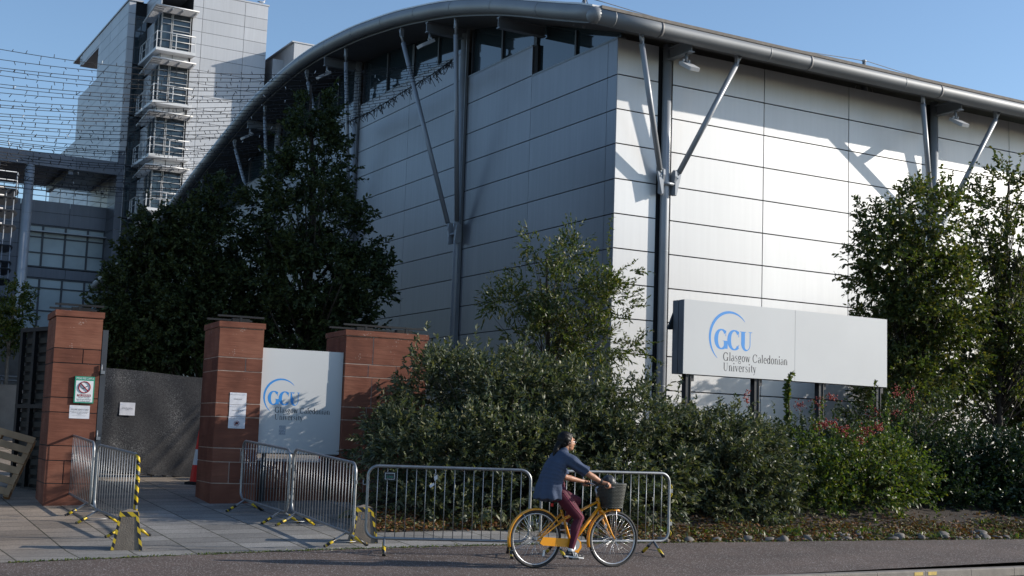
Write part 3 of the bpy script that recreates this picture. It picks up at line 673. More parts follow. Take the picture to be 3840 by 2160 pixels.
# left face: full height near the corner, lower further back, with the open frame at the top
for a, b, z0, z1 in ((0, 6.2, 0, 35.3), (6.2, 10.9, 31.4, 35.3), (6.2, 18.6, 0, 31.35), (18.6, 30, 0, 27.3)):
    fpan(mb, lambda u, z: TW(-1.47, -4.77-u, z), -nR, -dR, a, b, z0, z1, [3.2*k for k in range(1, 10)], TZ)
wparent(mb.build('cladding'), tower); mb = MB('clad_tower')
mb.obox(TW(-1.53, -15.7, 34.35), -nR*8.0, dR*1.2, Zv*1.15); mb.obox(TW(-1.53, -22.6, 34.36), -nR*1.1, dR*7, Zv*1.1); mb.obox(TW(-1.5, -22.6, 34.2), nR*7.5, dR*6, Zv*.16)
fpan(mb, lambda u, z: TW(-.05, u-4.77, z), nR, -dR, 0, 4.7, 34.0, 35.3, [2.3], [34.7])
wparent(mb.build('roof_frame'), tower)
mb = MB('clad_tower')                                     # neighbouring volumes stepping forward at the right
mb.obox(TW(9.0, -6, 0), dR*7, nR*5.94, Zv*31.25); mb.obox(TW(9.9, -6, 29.7), dR*14, nR*8.3, Zv*2.45)
mb.obox(TW(10.05, -6, 0), dR*14, nR*7.75, Zv*29.68)
wparent(mb.build('side_wing'), tower)
mb = MB('clad_dark')

mb = MB('clad_tower'); mb.obox(TW(-1.62, -4.6, 35.3), dR*1.2, nR*-22, Zv*.13); mb.obox(TW(-.05, .02, 35.42), dR*8.5, nR*-14, Zv*.12); mb.obox(TW(9.7, 2.36, 32.15), dR*14.4, nR*-8.4, Zv*.10)
wparent(mb.build('coping'), tower)
# dark stair windows in the recess
for k in range(8):
    f = FZ[k]; mb = MB('frame_dark')
    for zz in (f-.1, f+1.2, f+2.6, f+3.6): mb.obox(TW(-.96, -4.72, zz), dR*.92, nR*.06, Zv*.09)
    for uu in (-.97, -.5, -.1): mb.obox(TW(uu, -4.72, f-.1), dR*.06, nR*.05, Zv*3.7)
    wo = wparent(mb.build('window'), tower)
    g_ = MB('glass'); g_.add([TW(-.96, -4.70, f-.1), TW(-.05, -4.70, f-.1), TW(-.05, -4.70, f+3.9), TW(-.96, -4.70, f+3.9)], [(0, 1, 2, 3)])
    p_ = g_.build('pane'); p_.parent = wo
# glazed corner bays, balconies and louvred canopies
def child(o, p): o.parent = p; return o
for k in range(8):
    f = FZ[k]
    mb = MB(['clad_tower', 'joint'])
    mb.obox(TW(0, -.02, f-.98), dR*2.25, nR*-4.6, Zv*.95)
    for uu in (.02, .95, 2.2): mb.obox(TW(uu, -.0, f-.98), dR*.03, nR*.02, Zv*.95, 1)
    mb.obox(TW(-.02, -4.6, f-1.0), dR*.04, nR*2.4, Zv*3.9, 0)
    wparent(mb.build('spandrel'), tower)
    mb = MB('frame_alu')
    for uu in (.0, .72, .83, 2.2): mb.obox(TW(uu, -.06, f), dR*.05, nR*.08, Zv*3.15)
    for zz in (f, f+.9, f+2.2, f+2.62, f+3.05): mb.obox(TW(.0, -.05, zz), dR*2.25, nR*.07, Zv*.05)
    for zz in (f+.45, f+1.35, f+1.75): mb.obox(TW(.88, -.04, zz), dR*1.35, nR*.05, Zv*.05)
    for dd in (-.1, -1.1, -2.2): mb.obox(TW(-.03, dd-.04, f), dR*.06, nR*.05, Zv*3.1)
    wo = wparent(mb.build('window'), tower)
    g_ = MB('glass'); g_.obox(TW(.03, -.10, f), dR*2.2, nR*-2.1, Zv*3.1); child(g_.build('pane'), wo)
    bal = MB('white_metal')
    bal.obox(TW(-.55, .9-.0, f-.2), dR*3.05, -nR*.95, Zv*.22); bal.obox(TW(-.55, -.05, f-.2), dR*.54, -nR*4.6, Zv*.22)
    bo = wparent(bal.build('balcony'), tower)
    ra = MB('white_metal')
    a_, b_, c_ = TW(-.5, -4.4, f), TW(-.5, .85, f), TW(2.46, .85, f)
    for hh, rr in ((1.28, .04), (.68, .025)): ra.tube([a_+Zv*hh, b_+Zv*hh, c_+Zv*hh], rr, 6)
    for q in (a_, a_+(b_-a_)*.12, a_+(b_-a_)*.36, a_+(b_-a_)*.6, b_, b_+(c_-b_)*.5, c_): ra.obox(q-dR*.03-nR*.03, dR*.06, nR*.06, Zv*1.3)
    child(ra.build('railing'), bo)
    ca = MB(['white_metal', 'frame_dark']); zc = f+3.0
    ca.tube([TW(-.8, -2.6, zc-.25), TW(-.8, 1.25, zc+.2), TW(2.5, 1.25, zc+.2)], .06, 6)
    for j in range(9): ca.obox(TW(-.78, 1.15-j*.13, zc+.16-j*.012), dR*3.3, -nR*.10, Zv*.025)
    for j in range(20): ca.obox(TW(-.8, 1.1-j*.18, zc+.15-j*.02), dR*.75, -nR*.10, Zv*.025)
    for uu in (.45, 1.25, 2.3): ca.obox(TW(uu, 1.2, zc+.05), dR*.08, -nR*1.2, Zv*.12)
    wparent(ca.build('canopy'), tower)
# gull on the parapet
g_ = MB(['gull', 'clad_dark']); P = TW(7.9, -.3, 35.54)
g_.ell(P+Zv*.22, (.24, .1, .1), 10, 0); g_.ell(P+Zv*.36+dR*.2, (.07, .06, .07), 8, 0); g_.tube([P+Zv*.35+dR*.25, P+Zv*.34+dR*.34], [.025, .008], 6, 1); g_.tube([P+Zv*.25-dR*.1, P+Zv*.22-dR*.38], [.07, .02], 6, 1)
for s_ in (-.04, .04): g_.tube([P+nR*s_+Zv*.15, P+nR*s_], .012, 5, 1)
tag(g_.build('seagull'), 'white gull perched on the roof edge of the tower', 'bird')

# low block left of the tower
low = empty('glazed_block', TW(-7, -7.5, 0), 'lower grey block with wide glazed bands left of the tower, under a long fascia beam', 'building')
mb = MB('joint'); mb.obox(TW(-14, -7.57, 0), dR*12.52, nR*-8, Zv*18.5); wparent(mb.build('wall_core'), low)
mb = MB('clad_dark')
P_ = lambda u, z: TW(u, -7.57, z)
vc = [-11.3, -8.1, -4.4, -1.5]
fpan(mb, P_, dR, nR, -14, -1.5, 17.0, 18.9, vc, [18.0])
fpan(mb, P_, dR, nR, -14, -1.5, 12.85, 13.6, vc, []); fpan(mb, P_, dR, nR, -14, -1.5, 8.0, 8.6, vc, []); fpan(mb, P_, dR, nR, -14, -1.5, 3.9, 4.7, vc, [])
fpan(mb, P_, dR, nR, -14, -7.4, 0, 17, [-9.9, -8.1], [1.1*k for k in range(1, 18)], th=.09)
m9 = MB('clad_dark')
for z0 in range(0, 22): m9.obox(TW(-1.60, -7.5, z0*1.05+.02), dR*.53, nR*2.86, Zv*1.02)
wparent(mb.build('cladding'), low); wparent(m9.build('pilaster'), low)
for (z0, z1, tz) in ((13.65, 16.95, 15.95), (8.65, 12.8, 12.0), (4.75, 7.95, 7.0)):
    mb = MB('frame_dark')
    for u in (-7.4, -6.3, -4.6, -2.9, -1.62): mb.obox(TW(u-.07, -7.62, z0), dR*.14, nR*.16, Zv*(z1-z0))
    for z in (z0, tz, z0+(tz-z0)*.47, z1-.08): mb.obox(TW(-7.4, -7.60, z), dR*5.85, nR*.12, Zv*.1)
    wo = wparent(mb.build('window_band'), low)
    us_ = (-7.4, -6.3, -4.6, -2.9, -1.6)
    for a, b in zip(us_, us_[1:]):
        g_ = MB('glass_light'); g_.add([TW(a, -7.56, z0), TW(b, -7.56, z0), TW(b, -7.56, z1), TW(a, -7.56, z1)], [(0, 1, 2, 3)]); child(g_.build('pane'), wo)
mb = MB('steel_paint'); mb.obox(TW(-7.4, -7.5, 16.38), dR*6.0, nR*.55, Zv*.09); wparent(mb.build('sun_shade'), low)
mb = MB('clad_dark'); fpan(mb, lambda u, z: TW(u, -4.72, z), dR, nR, -22, -1.5, 21.1, 22.15, [-14.7, -11.2, -7.9, -4.7], [], th=.1)
mb.obox(TW(-22, -4.75, 21.15), dR*20.5, nR*-.6, Zv*.95); mb.obox(TW(-22, -5.4, 21.3), dR*20.5, nR*-9.5, Zv*.2)
for u in (-10.5, -5.2): mb.obox(TW(u, -4.9, 20.75), dR*.35, nR*-9.5, Zv*.5)
wparent(mb.build('fascia_beam'), low)
mb = MB('steel_paint'); mb.tube([TW(-8.02, -4.95, 0), TW(-8.02, -4.95, 21.1)], .36, 20)
for k in range(14): mb.tube([TW(-8.02, -4.95, k*1.45), TW(-8.02, -4.95, k*1.45+.03)], .366, 20)
wparent(mb.build('column'), low)
mb = MB('frame_alu')
for zz in (19.3, 19.75, 20.0): mb.tube([TW(-14, -7.7, zz), TW(-1.6, -7.7, zz)], .03, 6)
for k in range(12): mb.tube([TW(-13.6+k*1.05, -7.7, 18.9), TW(-13.6+k*1.05, -7.7, 20.0)], .03, 6)
wparent(mb.build('terrace_railing'), low)
t = empty('security_camera', TW(-2.1, -7.4, 19.85), 'small white dome camera hanging at the right end of the glazed block terrace', 'camera')
a = MB('white_metal'); P = TW(-2.1, -7.2, 20.4); a.tube([P, P-Zv*.25], .05, 8); a.ell(P-Zv*.3, (.2, .2, .14), 10); wparent(a.build('housing'), t)
a = MB('frame_dark'); a.ell(P-Zv*.42, (.13, .13, .13), 10); wparent(a.build('dome'), t)

# neighbouring block with louvred shades at the very left
nb = empty('louvred_block', at(-60, 1000, 70)*1, 'block at the far left edge with stacked round nosed louvre shades', 'building')
def NB(x, y, Y=70): return at(x, y, Y)
Pn = at(30, 600, 70); Pn.z = 0
def NW(u, d, z): return Pn+dR*u+nR*d+Zv*z
mb = MB('clad_dark'); mb.obox(NW(-8, -8, 0), dR*7.0, nR*7, Zv*15.6)
wparent(mb.build('wall'), nb)
mb = MB('glass_light')
for k in range(5): mb.obox(NW(-7.9, -.98, 1.2+k*2.9), dR*6.6, nR*.03, Zv*1.9)
wparent(mb.build('window_band'), nb)
def zn(y): return at(30, y, 70).z
for j, y in enumerate((492, 512, 545, 582, 632, 672, 690, 716, 760, 800)):
    z = zn(y); mb = MB(['frame_dark', 'frame_alu'])
    tipu = .55 if y < 600 else .45
    for q in range(11):
        dd = -.95+q*.17; ww = sqrt(max(0, 1-((q-5)/6.5)**2))
        mb.obox(NW(-8, dd, z+.02*q), dR*(7.6+tipu*ww), nR*.11, Zv*.03, 0)
    mb.tube([NW(-8, .95, z+.24), NW(-.7, .95, z+.24)], .05, 6, 1)
    wparent(mb.build('louvre_shade'), nb)
mb = MB('steel_paint')
for u in (-.55, -.15): mb.tube([NW(u, .6, 0), NW(u, .6, zn(480))], .035, 6)
for hh in (1.25, .8, .4): mb.tube([NW(-8, .9, zn(498)+hh), NW(-.1, .9, zn(498)+hh), NW(.1, 0, zn(498)+hh)], .03, 6)
for u in (-3, -1.5, -.1): mb.tube([NW(u, .9, zn(498)), NW(u, .9, zn(498)+1.25)], .035, 6)
wparent(mb.build('balcony_railing'), nb)

# the block that encloses the plaza on the left, just outside the frame; the light strings are fixed to it
BK = Vector((-14.8, 28, 0))
t = empty('plaza_block', BK, 'grey panelled block enclosing the plaza, outside the left edge of the picture', 'building')
mb = MB('joint'); mb.obox(BK-dR*.06+Zv*-.2, -dR*12, dL*40, Zv*14.2); wparent(mb.build('wall_core'), t)
mb = MB('clad_dark'); fpan(mb, lambda u, z: BK-dR*.06+dL*u+Zv*z, dL, dR, 0, 40, 0, 14, [3.6*k for k in range(1, 12)], [1.05, 4.2, 5.25, 8.4, 9.45, 12.6], th=.06); wparent(mb.build('front_cladding'), t); mb = MB('clad_dark'); fpan(mb, lambda u, z: BK-dR*(u+.06)+Zv*z, -dR, -dL, 0, 12, 0, 14, [3.6, 7.2, 10.8], [1.05, 4.2, 5.25, 8.4, 9.45, 12.6]); wparent(mb.build('side_cladding'), t)
for f in (1.1, 5.3, 9.5):
    for k in range(11):
        mb = MB('glass'); mb.obox(BK+dL*(3.6*k+.3)+Zv*f, dR*.02, dL*3.0, Zv*3.0); wparent(mb.build('window'), t)
# terrace walls and steps behind the gate on the left
mb = MB('wall_grey')
for y0, y1, Y, x1 in ((872, 1015, 46, 260), (970, 1015, 40, 170), (968, 1040, 36, 48)):
    a, b = at(-200, y1, Y), at(x1, y0, Y); zt = b.z
    mb.obox(Vector((a.x, Y, 0)), Vector((b.x-a.x, (b.x-a.x)*.1, 0)), Vector((0, 1.2, 0)), Zv*zt)
tag(mb.build('terrace_wall'), 'low stepped grey terrace walls beyond the gate on the left', 'wall')
a = MB('steel_grey')
for y in (945, 955): a.tube([at(-50, y, 40), at(120, y+6, 40)], .03, 6)
for x in (5, 60): a.tube([at(x, 945, 40), at(x, 1000, 40)], .03, 6)
tag(a.build('handrail'), 'thin grey handrail in front of the terrace walls at the left', 'railing')

# ================================================================== GATE GROUP
GA = R_(25); gE = Vector((cos(GA), sin(GA), 0)); gN = Vector((sin(GA), -cos(GA), 0))
GP = on(531, 1268); GP = Vector((GP.x, GP.y, 0)); gs = GP.y/27.53
def GW(s, d, z): return GP+gE*s+gN*d+Zv*z            # d positive towards the camera
GTOP = CAMH+(3.80-CAMH)*gs
def pillar(s0, s1, zb, label, depth=1.15, rails=1, joint='mortar'):
    w_ = s1-s0; c = GW(s0, 0, zb); t = empty('sandstone_pillar', c, label, 'pillar', 'red sandstone gate pillars', rz=GA)
    H_ = GTOP-zb-.10; mb = MB(['sandstone', joint])
    mb.box(.006, w_-.006, .004, depth-.012, -.3, H_, 1)
    z = -.3; courses = [.62, .34, .22, .50, .22, .52, .22, .48, .9]
    scale = (H_+.3)/sum(courses[:8]); r2 = random.Random(int(s0*100)+5)
    for i, h_ in enumerate(courses[:8]):
        h2 = h_*scale; g2 = .015
        nblk = 1 if (h_ > .4 and w_ < 1) else 2
        cuts = [0, w_] if nblk == 1 else [0, w_*(.5+.12*(-1)**i), w_]
        if w_ > 1: cuts = [0, w_*(.45+.12*(-1)**i), w_] if i % 2 else [0, w_*.28, w_*.62, w_]
        for j, (a, b) in enumerate(zip(cuts, cuts[1:])):
            o = r2.uniform(0, .006)
            mb.box(a+(g2/2 if j else 0), b-(g2/2 if b < w_ else 0), -o, .42, z+g2/2, z+h2-g2/2)
        for a, b in ((.43, depth),): mb.box(-.001, w_+.001, a, b, z+g2/2, z+h2-g2/2)
        z += h2
    mb.build('shaft', t)
    mb = MB('sandstone'); mb.box(-.02, w_+.02, -.02, depth+.02, H_+.004, H_+.10); mb.build('coping', t)
    mb = MB('gate_black'); mb.box(-.02, w_+.02, .12, .17, H_+.19, H_+.22); mb.box(-.02, w_+.02, depth-.2, depth-.15, H_+.19, H_+.22)
    for k in range(rails):
        x = w_*(k+.5)/rails if rails == 1 else w_*(.26+.5*k)
        mb.box(x-.018, x+.018, .12, .16, H_+.10, H_+.20); mb.box(x-.09, x+.2, .35, .5, H_+.10, H_+.19)
    mb.build('cap_rail', t)
    return t
s_ = gs
zb1 = hgt(*GW(-3.28*s_, 0, 0).xy); zb2 = hgt(GP.x, GP.y); zb3 = hgt(*GW(3*s_, 0, 0).xy)
pillar(-3.30*s_, -2.40*s_, zb1, 'left red sandstone gate pillar carrying the green no smoking sign', joint='joint')
pillar(-.03*s_, .91*s_, zb2, 'middle red sandstone pillar with three white notices, left of the small white sign')
pillar(2.74*s_, 4.64*s_, zb3, 'wide red sandstone pillar right of the small white sign, half hidden by the bush', rails=2)
# name sign between the pillars
def logo(mb, O, e, up, n_, k, mi_b=0, mi_k=1, body=True):
    """crescent, three big letters and two lines of text; O is the top left of the crescent box, k the crescent height"""
    cx, cy, r = .485*k, -.5*k, .5*k
    pts = []
    for i in range(40):
        t_ = i/39; a = R_(42+t_*(232-42)); pts.append((cx+r*cos(a)*.97, cy+r*sin(a), .006*k+.052*k*sin(pi*t_)**.8))
    stroke(mb, pts, O, e, up, n_, 1, 1, mi_b)
    sc = .355*k/.68; x = .115*k; z = -.705*k
    for i, ch in enumerate('GCU'):
        st, adv = glyph(ch, .19, .05)
        for q in st: stroke(mb, [(p[0], p[1]*1., ('H' if p[2] == 'H' else p[2])) for p in q], O+e*x+up*z, e, up, n_, sc, .93, mi_b)
        x += (adv-.055)*sc*.93
    write(mb, 'Glasgow Caledonian', O+e*(.32*k)-up*(.93*k), e, up, n_, .225*k, .885, T=.10, t=.042, mi=mi_k)
    write(mb, 'University', O+e*(.32*k)-up*(1.125*k), e, up, n_, .225*k, .885, T=.10, t=.042, mi=mi_k)
sg = empty('name_sign', GW(.93*s_, -.12, zb2), 'small upright white university name sign set between two sandstone pillars', 'sign', 'white university name signs', rz=0)
mb = MB(['sign_white', 'sign_edge']); z0, z1 = CAMH+(1.08-CAMH)*s_, CAMH+(3.30-CAMH)*s_
mb.obox(GW(.915*s_, -.14, z0), gE*(1.815*s_), gN*.05, Zv*(z1-z0)); mb.obox(GW(.925*s_, -.2, z0-.02), gE*(1.79*s_), gN*.055, Zv*(z1-z0), 1)
wparent(mb.build('panel'), sg)
for q in (1.1, 2.5): mb = MB('post_dark'); mb.obox(GW(q*s_, -.3, zb2-.1), gE*.06, gN*.06, Zv*1.4); wparent(mb.build('post'), sg)
mb = MB(['logo_blue', 'ink']); LO = onpl(667, 952, GW(0, -.0897, 0), gN); LO2 = onpl(667, 1033, GW(0, -.0897, 0), gN)
logo(mb, LO, gE, Zv, gN, (LO-LO2).length*1.12)
wparent(mb.build('lettering'), sg)
mb = MB('clear_tape'); mb.obox(onpl(701, 1094, GW(0, -.0895, 0), gN), gE*.115, gN*.001, Zv*.16); tag(mb.build('sticker'), 'tattered clear sticker under the lettering of the small name sign', 'sticker')
mb = MB('sign_white')
P = onpl(735, 1002, GW(0, -.0885, 0), gN)
mb.prism([(.01, .0), (.05, .01), (.055, .05), (.10, .06), (.09, .08), (.03, .075), (-.01, .09), (.0, .04)], P+gN*.001, gE, Zv, gN, .0006); tag(mb.build('torn_sticker'), 'torn remains of a pale sticker across the letters on the small name sign', 'sticker')
mb = MB(['sandstone', 'joint']); zw = zb2; cuts = [.93*s_, 1.45*s_, 2.2*s_, 2.76*s_]
for r_ in range(2):
    cc = cuts if r_ else [.93*s_, 1.9*s_, 2.76*s_]
    for a, b in zip(cc, cc[1:]): mb.obox(GW(a+.005, -.62, zw-.2+r_*.46), gE*(b-a-.01), gN*.30, Zv*.45)
mb.obox(GW(.93*s_, -.60, zw-.2), gE*(1.83*s_), gN*.26, Zv*.9, 1)
tag(mb.build('sandstone_wall'), 'low dark sandstone wall under the small white sign, between two pillars', 'wall')
# notices
def notice(P, w_, h_, lab, texts, group=None, n_=gN, e_=gE, name='paper_notice', lines=()):
    t = empty(name, P, lab, 'notice', group); mb = MB(['paper', 'ink', 'logo_blue', 'maroon'])
    nx, nz = 6, 6; vs = []
    for j in range(nz+1):
        for i in range(nx+1): vs.append(P+e_*(w_*i/nx)+Zv*(h_*j/nz)+n_*(.008+.0035*sin(i*2.1+j)*cos(j*1.7)))
    mb.add(vs, [(j*(nx+1)+i, j*(nx+1)+i+1, (j+1)*(nx+1)+i+1, (j+1)*(nx+1)+i) for j in range(nz) for i in range(nx)], 0, True)
    wparent(mb.build('sheet'), t)
    m2 = MB(['ink', 'logo_blue', 'maroon'])
    for tx, sz, x, z, mi in texts: sans(m2, tx, P+e_*(w_*x)+Zv*(h_*z)+n_*.0135, e_, Zv, n_, sz, mi)
    for (x0, x1, z, th) in lines: m2.obox(P+e_*(w_*x0)+Zv*(h_*z)+n_*.013, e_*(w_*(x1-x0)), n_*.001, Zv*th)
    if m2.v: wparent(m2.build('print'), t)
    return t, m2
F0 = GW(0, .0, 0)
def gp(x, y, d=0.): return onpl(x, y, GW(0, d, 0), gN)
hd = [('GCU', .016, .10, .86, 1), ('welcome', .009, .86, .86, 1)]; hl = [(.04, .96, .84, .0015)]
pa = gp(577, 1018); wA = (gp(619, 1018)-gp(577, 1018)).length
hA = (gp(590, 987)-gp(590, 1017)).length
notice(gp(577, 1017), wA, hA, 'top sheet ENTRANCE of three white notices on the middle pillar', hd+[('ENTRANCE', .026, .5, .42, 0)], 'sheets pasted on the middle pillar', lines=hl)
notice(gp(575.5, 1047), wA, hA*.97, 'middle sheet of the three white notices, testing by appointment', hd+[('Testing by appointment\nonly', .021, .5, .5, 0)], 'sheets pasted on the middle pillar', lines=hl)
t_, m2_ = notice(gp(573, 1077), wA, hA*.97, 'bottom sheet of the three white notices, with a crossed out camera', hd+[('NO FILMING OR PHOTOGRAPHY WITHOUT CONSENT', .009, .5, .1, 0)], 'sheets pasted on the middle pillar', lines=hl)
c = gp(573, 1077)+gE*wA*.5+Zv*hA*.42; m3 = MB(['maroon', 'ink']); 
m3.tube([c+gE*(.042*cos(a))+Zv*(.042*sin(a))+gN*.016 for a in np.linspace(0, 2*pi, 25)[:-1]], .003, 6, 0, closed=True)
m3.obox(c-gE*.024-Zv*.016+gN*.014, gE*.048, gN*.002, Zv*.034, 1); m3.obox(c-gE*.01+Zv*.018+gN*.014, gE*.02, gN*.002, Zv*.009, 1); m3.tube([c-gE*.03-Zv*.03+gN*.018, c+gE*.03+Zv*.03+gN*.018], .003, 5); m3.tube([c+gN*.0165, c+gN*.0175], .011, 12)
wparent(m3.build('camera_symbol'), t_)
# no smoking sign on the left pillar
sp = gp(184, 1013); wS = (gp(234, 1013)-gp(184, 1013)).length; hS = (gp(190, 946)-gp(188, 1013)).length
t = empty('no_smoking_sign', sp, 'green bordered no smoking sign on the left sandstone pillar', 'sign')
mb = MB(['green', 'label_white']); mb.obox(sp+gN*.005, gE*wS, gN*.03, Zv*hS); 
mb.obox(sp+gN*.035+gE*wS*.06+Zv*hS*.04, gE*wS*.88, gN*.002, Zv*hS*.80, 1); wparent(mb.build('panel'), t)
mb = MB(['label_white', 'maroon', 'ink']); q = sp+gN*.037
sans(mb, 'SMOKE FREE CAMPUS', q+gE*wS*.5+Zv*hS*.885, gE, Zv, gN, .05, 0, width=wS*.9)
c = q+gE*wS*.5+Zv*hS*.595
ring = [c+gE*(wS*.29*cos(a))+Zv*(wS*.29*sin(a))+gN*.004 for a in np.linspace(0, 2*pi, 33)[:-1]]; mb.tube(ring, wS*.028, 6, 1, closed=True, flat=1)
mb.tube([c+gE*(wS*.28*cos(a))+Zv*(wS*.28*sin(a))+gN*.007 for a in (R_(135), R_(-45))], wS*.026, 6, 1)
mb.obox(c-gE*wS*.10-Zv*wS*.1+gN*.003, gE*wS*.27+Zv*wS*.15, gN*.001, Zv*wS*.035-gE*wS*.015, 2)
mb.tube([c+gE*wS*(-.10-.04*k+.03*sin(k*2.2))+Zv*wS*(-.08+.045*k)+gN*.003 for k in range(5)], wS*.008, 5, 2)
mb.obox(q+gE*wS*.16+Zv*hS*.245+gN*.0, gE*wS*.68, gN*.002, Zv*hS*.085, 1)
sans(mb, 'No smoking', q+gE*wS*.5+Zv*hS*.262+gN*.003, gE, Zv, gN, .05, 0, width=wS*.6)
sans(mb, 'You are reminded\nthat you are entering a\nNo smoking campus', q+gE*wS*.5+Zv*hS*.185, gE, Zv, gN, .031, 2, width=wS*.74, lines=.9)
wparent(mb.build('lettering'), t)
notice(gp(173, 1052), (gp(224, 1052)-gp(173, 1052)).length, (gp(178, 1019)-gp(176, 1052)).length, 'white WE ARE HERE TO HELP sheet under the no smoking sign', [('GCU', .016, .10, .82, 1), ('WE ARE HERE TO HELP', .026, .52, .63, 0), ('We have a zero tolerance to aggressive\nor abusive behaviour to our staff\nmembers', .018, .5, .5, 0)], lines=[(.05, .95, .74, .0015), (.15, .85, .22, .0015)])
# black metal leaf on the right flank of the left pillar
t = empty('gate_post', GW(-2.38*s_, -.1, zb1), 'dark steel gate post with hinges against the left pillar', 'post')
mb = MB('frame_dark'); mb.obox(GW(-2.385*s_, -.30, zb1-.1), gE*.085, gN*.30, Zv*(CAMH+(3.45-CAMH)*s_-zb1+.1)); wparent(mb.build('post_body'), t)
for z in (1.3, 2.35):
    mb = MB('steel_grey'); mb.obox(GW(-2.38*s_, .0, z), gE*.06, gN*.05, Zv*.05); mb.tube([GW(-2.37*s_, .03, z), GW(-2.37*s_, .03, z+.15)], .012, 8); wparent(mb.build('hinge'), t)
# slatted gate leaf folded open on the left
a_ = on(128, 1252); b_ = on(36, 1240); ga = Vector((a_.x, a_.y+.5, 0)); gb = at(42, 1100, 23.8); gb = Vector((gb.x, gb.y, 0)); ge = (gb-ga); gl = ge.length; ge.normalize(); gn2 = Vector((ge.y, -ge.x, 0))
if gn2.y > 0: gn2 = -gn2
zt = at(131, 815, ga.y).z; z0 = .35
t = empty('slatted_gate', ga, 'black metal gate leaf with horizontal slats, open behind the left pillar', 'gate')
mb = MB('gate_black'); mb.obox(ga+Zv*z0, ge*.16, gn2*.09, Zv*(zt-z0))
for q in (.72, .99): mb.obox(ga+ge*(gl*q-.06)+Zv*z0, ge*.09, gn2*.07, Zv*(zt-z0))
mb.obox(ga+ge*(gl*.3)+Zv*z0, ge*.07, gn2*.06, Zv*(zt-z0)); 
for z in (z0, z0+(zt-z0)*.5, zt-.08): mb.obox(ga+Zv*z-gn2*.01, ge*gl, gn2*.09, Zv*.07)
mb.obox(ga+Zv*z0-gn2*.06, ge*gl, gn2*.01, Zv*(zt-z0))  # black sheet added behind the slats, standing in for shade
wparent(mb.build('gate_frame'), t)
mb = MB('gate_slat')
k = 0; z = z0+.12
while z < zt-.15: mb.obox(ga+Zv*z+gn2*-.03, ge*gl, gn2*.025, Zv*.10); z += .165
wparent(mb.build('slat_panel'), t)
# wooden pallet leaning against the gate
pb = on(22, 1257); pl_top = at(92, 1108, pb.y+.5); pdir = (pl_top-pb); ptl = pdir.length; pdir.normalize()
pe = Vector((-cos(R_(12)), -sin(R_(12)), 0)); pe = (pe-pdir*pe.dot(pdir)).normalized(); pn = pe.cross(pdir).normalized()
if pn.y > 0: pn = -pn
t = empty('wooden_pallet', pb, 'weathered wooden pallet leaning on edge beside the black gate', 'pallet')
for q in range(6):
    mb = MB('wood'); mb.obox(pb+pdir*(.02+q*(ptl-.14)/5)+pn*.10, pe*1.15, pn*.018, pdir*.115); wparent(mb.build('deck_board'), t)
for q in (0, .53, 1.07):
    mb = MB('wood'); mb.obox(pb+pe*q+pn*.078, pe*.09, pn*.02, pdir*ptl); mb.obox(pb+pe*q-pn*.03, pe*.08, pn*.018, pdir*ptl); wparent(mb.build('stringer'), t)
for q in (0, .53, 1.07):
    for s2 in (.0, .48, .93):
        mb = MB('wood_orange'); mb.obox(pb+pe*(q+.003)+pdir*(s2*(ptl-.12))-pn*.011, pe*.085, pn*.088, pdir*.12); wparent(mb.build('block'), t)

# fabric fence behind the gateway
fa, fb = on(228, 1206), on(520, 1203); fy = 26.0
fA = at(228, 1206, 25.75); fB = at(530, 1196, 26.7); fA.z = fB.z = 0; fe = (fB-fA); fl = fe.length; fe.normalize(); fn = Vector((fe.y, -fe.x, 0))
t = empty('screened_fence', fA, 'temporary fence wrapped in dark grey woven mesh fabric behind the gateway', 'fence')
mb = MB('mesh_fabric'); nx, nz = 120, 60; vs = []
zb_ = .52; zt_ = at(360, 943, 26.2).z
for j in range(nz+1):
    for i in range(nx+1):
        x = fl*i/nx; v = j/nz
        def fold(a, b, wd, am, sl=0): return am*math.exp(-(((x-(a+(v-b)*sl))/wd)**2))
        d = .02*sin(x*2.2+1)+fold(2.0, .6, .09, .022, 1.6)+fold(1.6, .5, .07, .015, 1.9)+fold(2.5, .8, .10, .022, 1.2)+fold(.3, .5, .16, .02, .1)+fold(2.3, .15, .06, .02, 3.2)+fold(1.7, .15, .06, .018, 2.6)+.012*sin(v*9+x*3)*sin(x*5)
        vs.append(fA+fe*x+fn*d+Zv*(zb_+.10*max(0, 1-x*.6)-.0+(zt_-zb_)*v+(.02*sin(x*1.6) if j == nz else 0)+(.05*sin(x*1.1+.5) if j == 0 else 0)))
mb.add(vs, [(j*(nx+1)+i, j*(nx+1)+i+1, (j+1)*(nx+1)+i+1, (j+1)*(nx+1)+i) for j in range(nz) for i in range(nx)], 0, True)
wparent(mb.build('fabric'), t)
mb = MB('galv'); 
for q in (.02, .5, .98): mb.tube([fA+fe*(fl*q)-fn*.06+Zv*.35, fA+fe*(fl*q)-fn*.06+Zv*(zt_-.01)], .02, 8)
for z in (.62, zt_-.03): mb.tube([fA-fn*.06+Zv*z, fA+fe*fl-fn*.06+Zv*z], .02, 8)
wparent(mb.build('tube_frame'), t)
for q in (.05, .55, .93):
    mb = MB('concrete'); mb.obox(fA+fe*(fl*q)-fn*.35+Zv*.40, fe*.22, fn*.6, Zv*.13); wparent(mb.build('foot_block'), t)
notice(onpl(300, 1044, fA+fn*.04, fn), .29, .25, 'white sheet pinned to the dark mesh fence in the gateway', [('GCU', .016, .10, .82, 1), ('PLEASE KEEP A DISTANCE\nOF 2M AWAY FROM OTHER\nPEOPLE', .018, .5, .55, 0)], n_=fn, e_=fe)
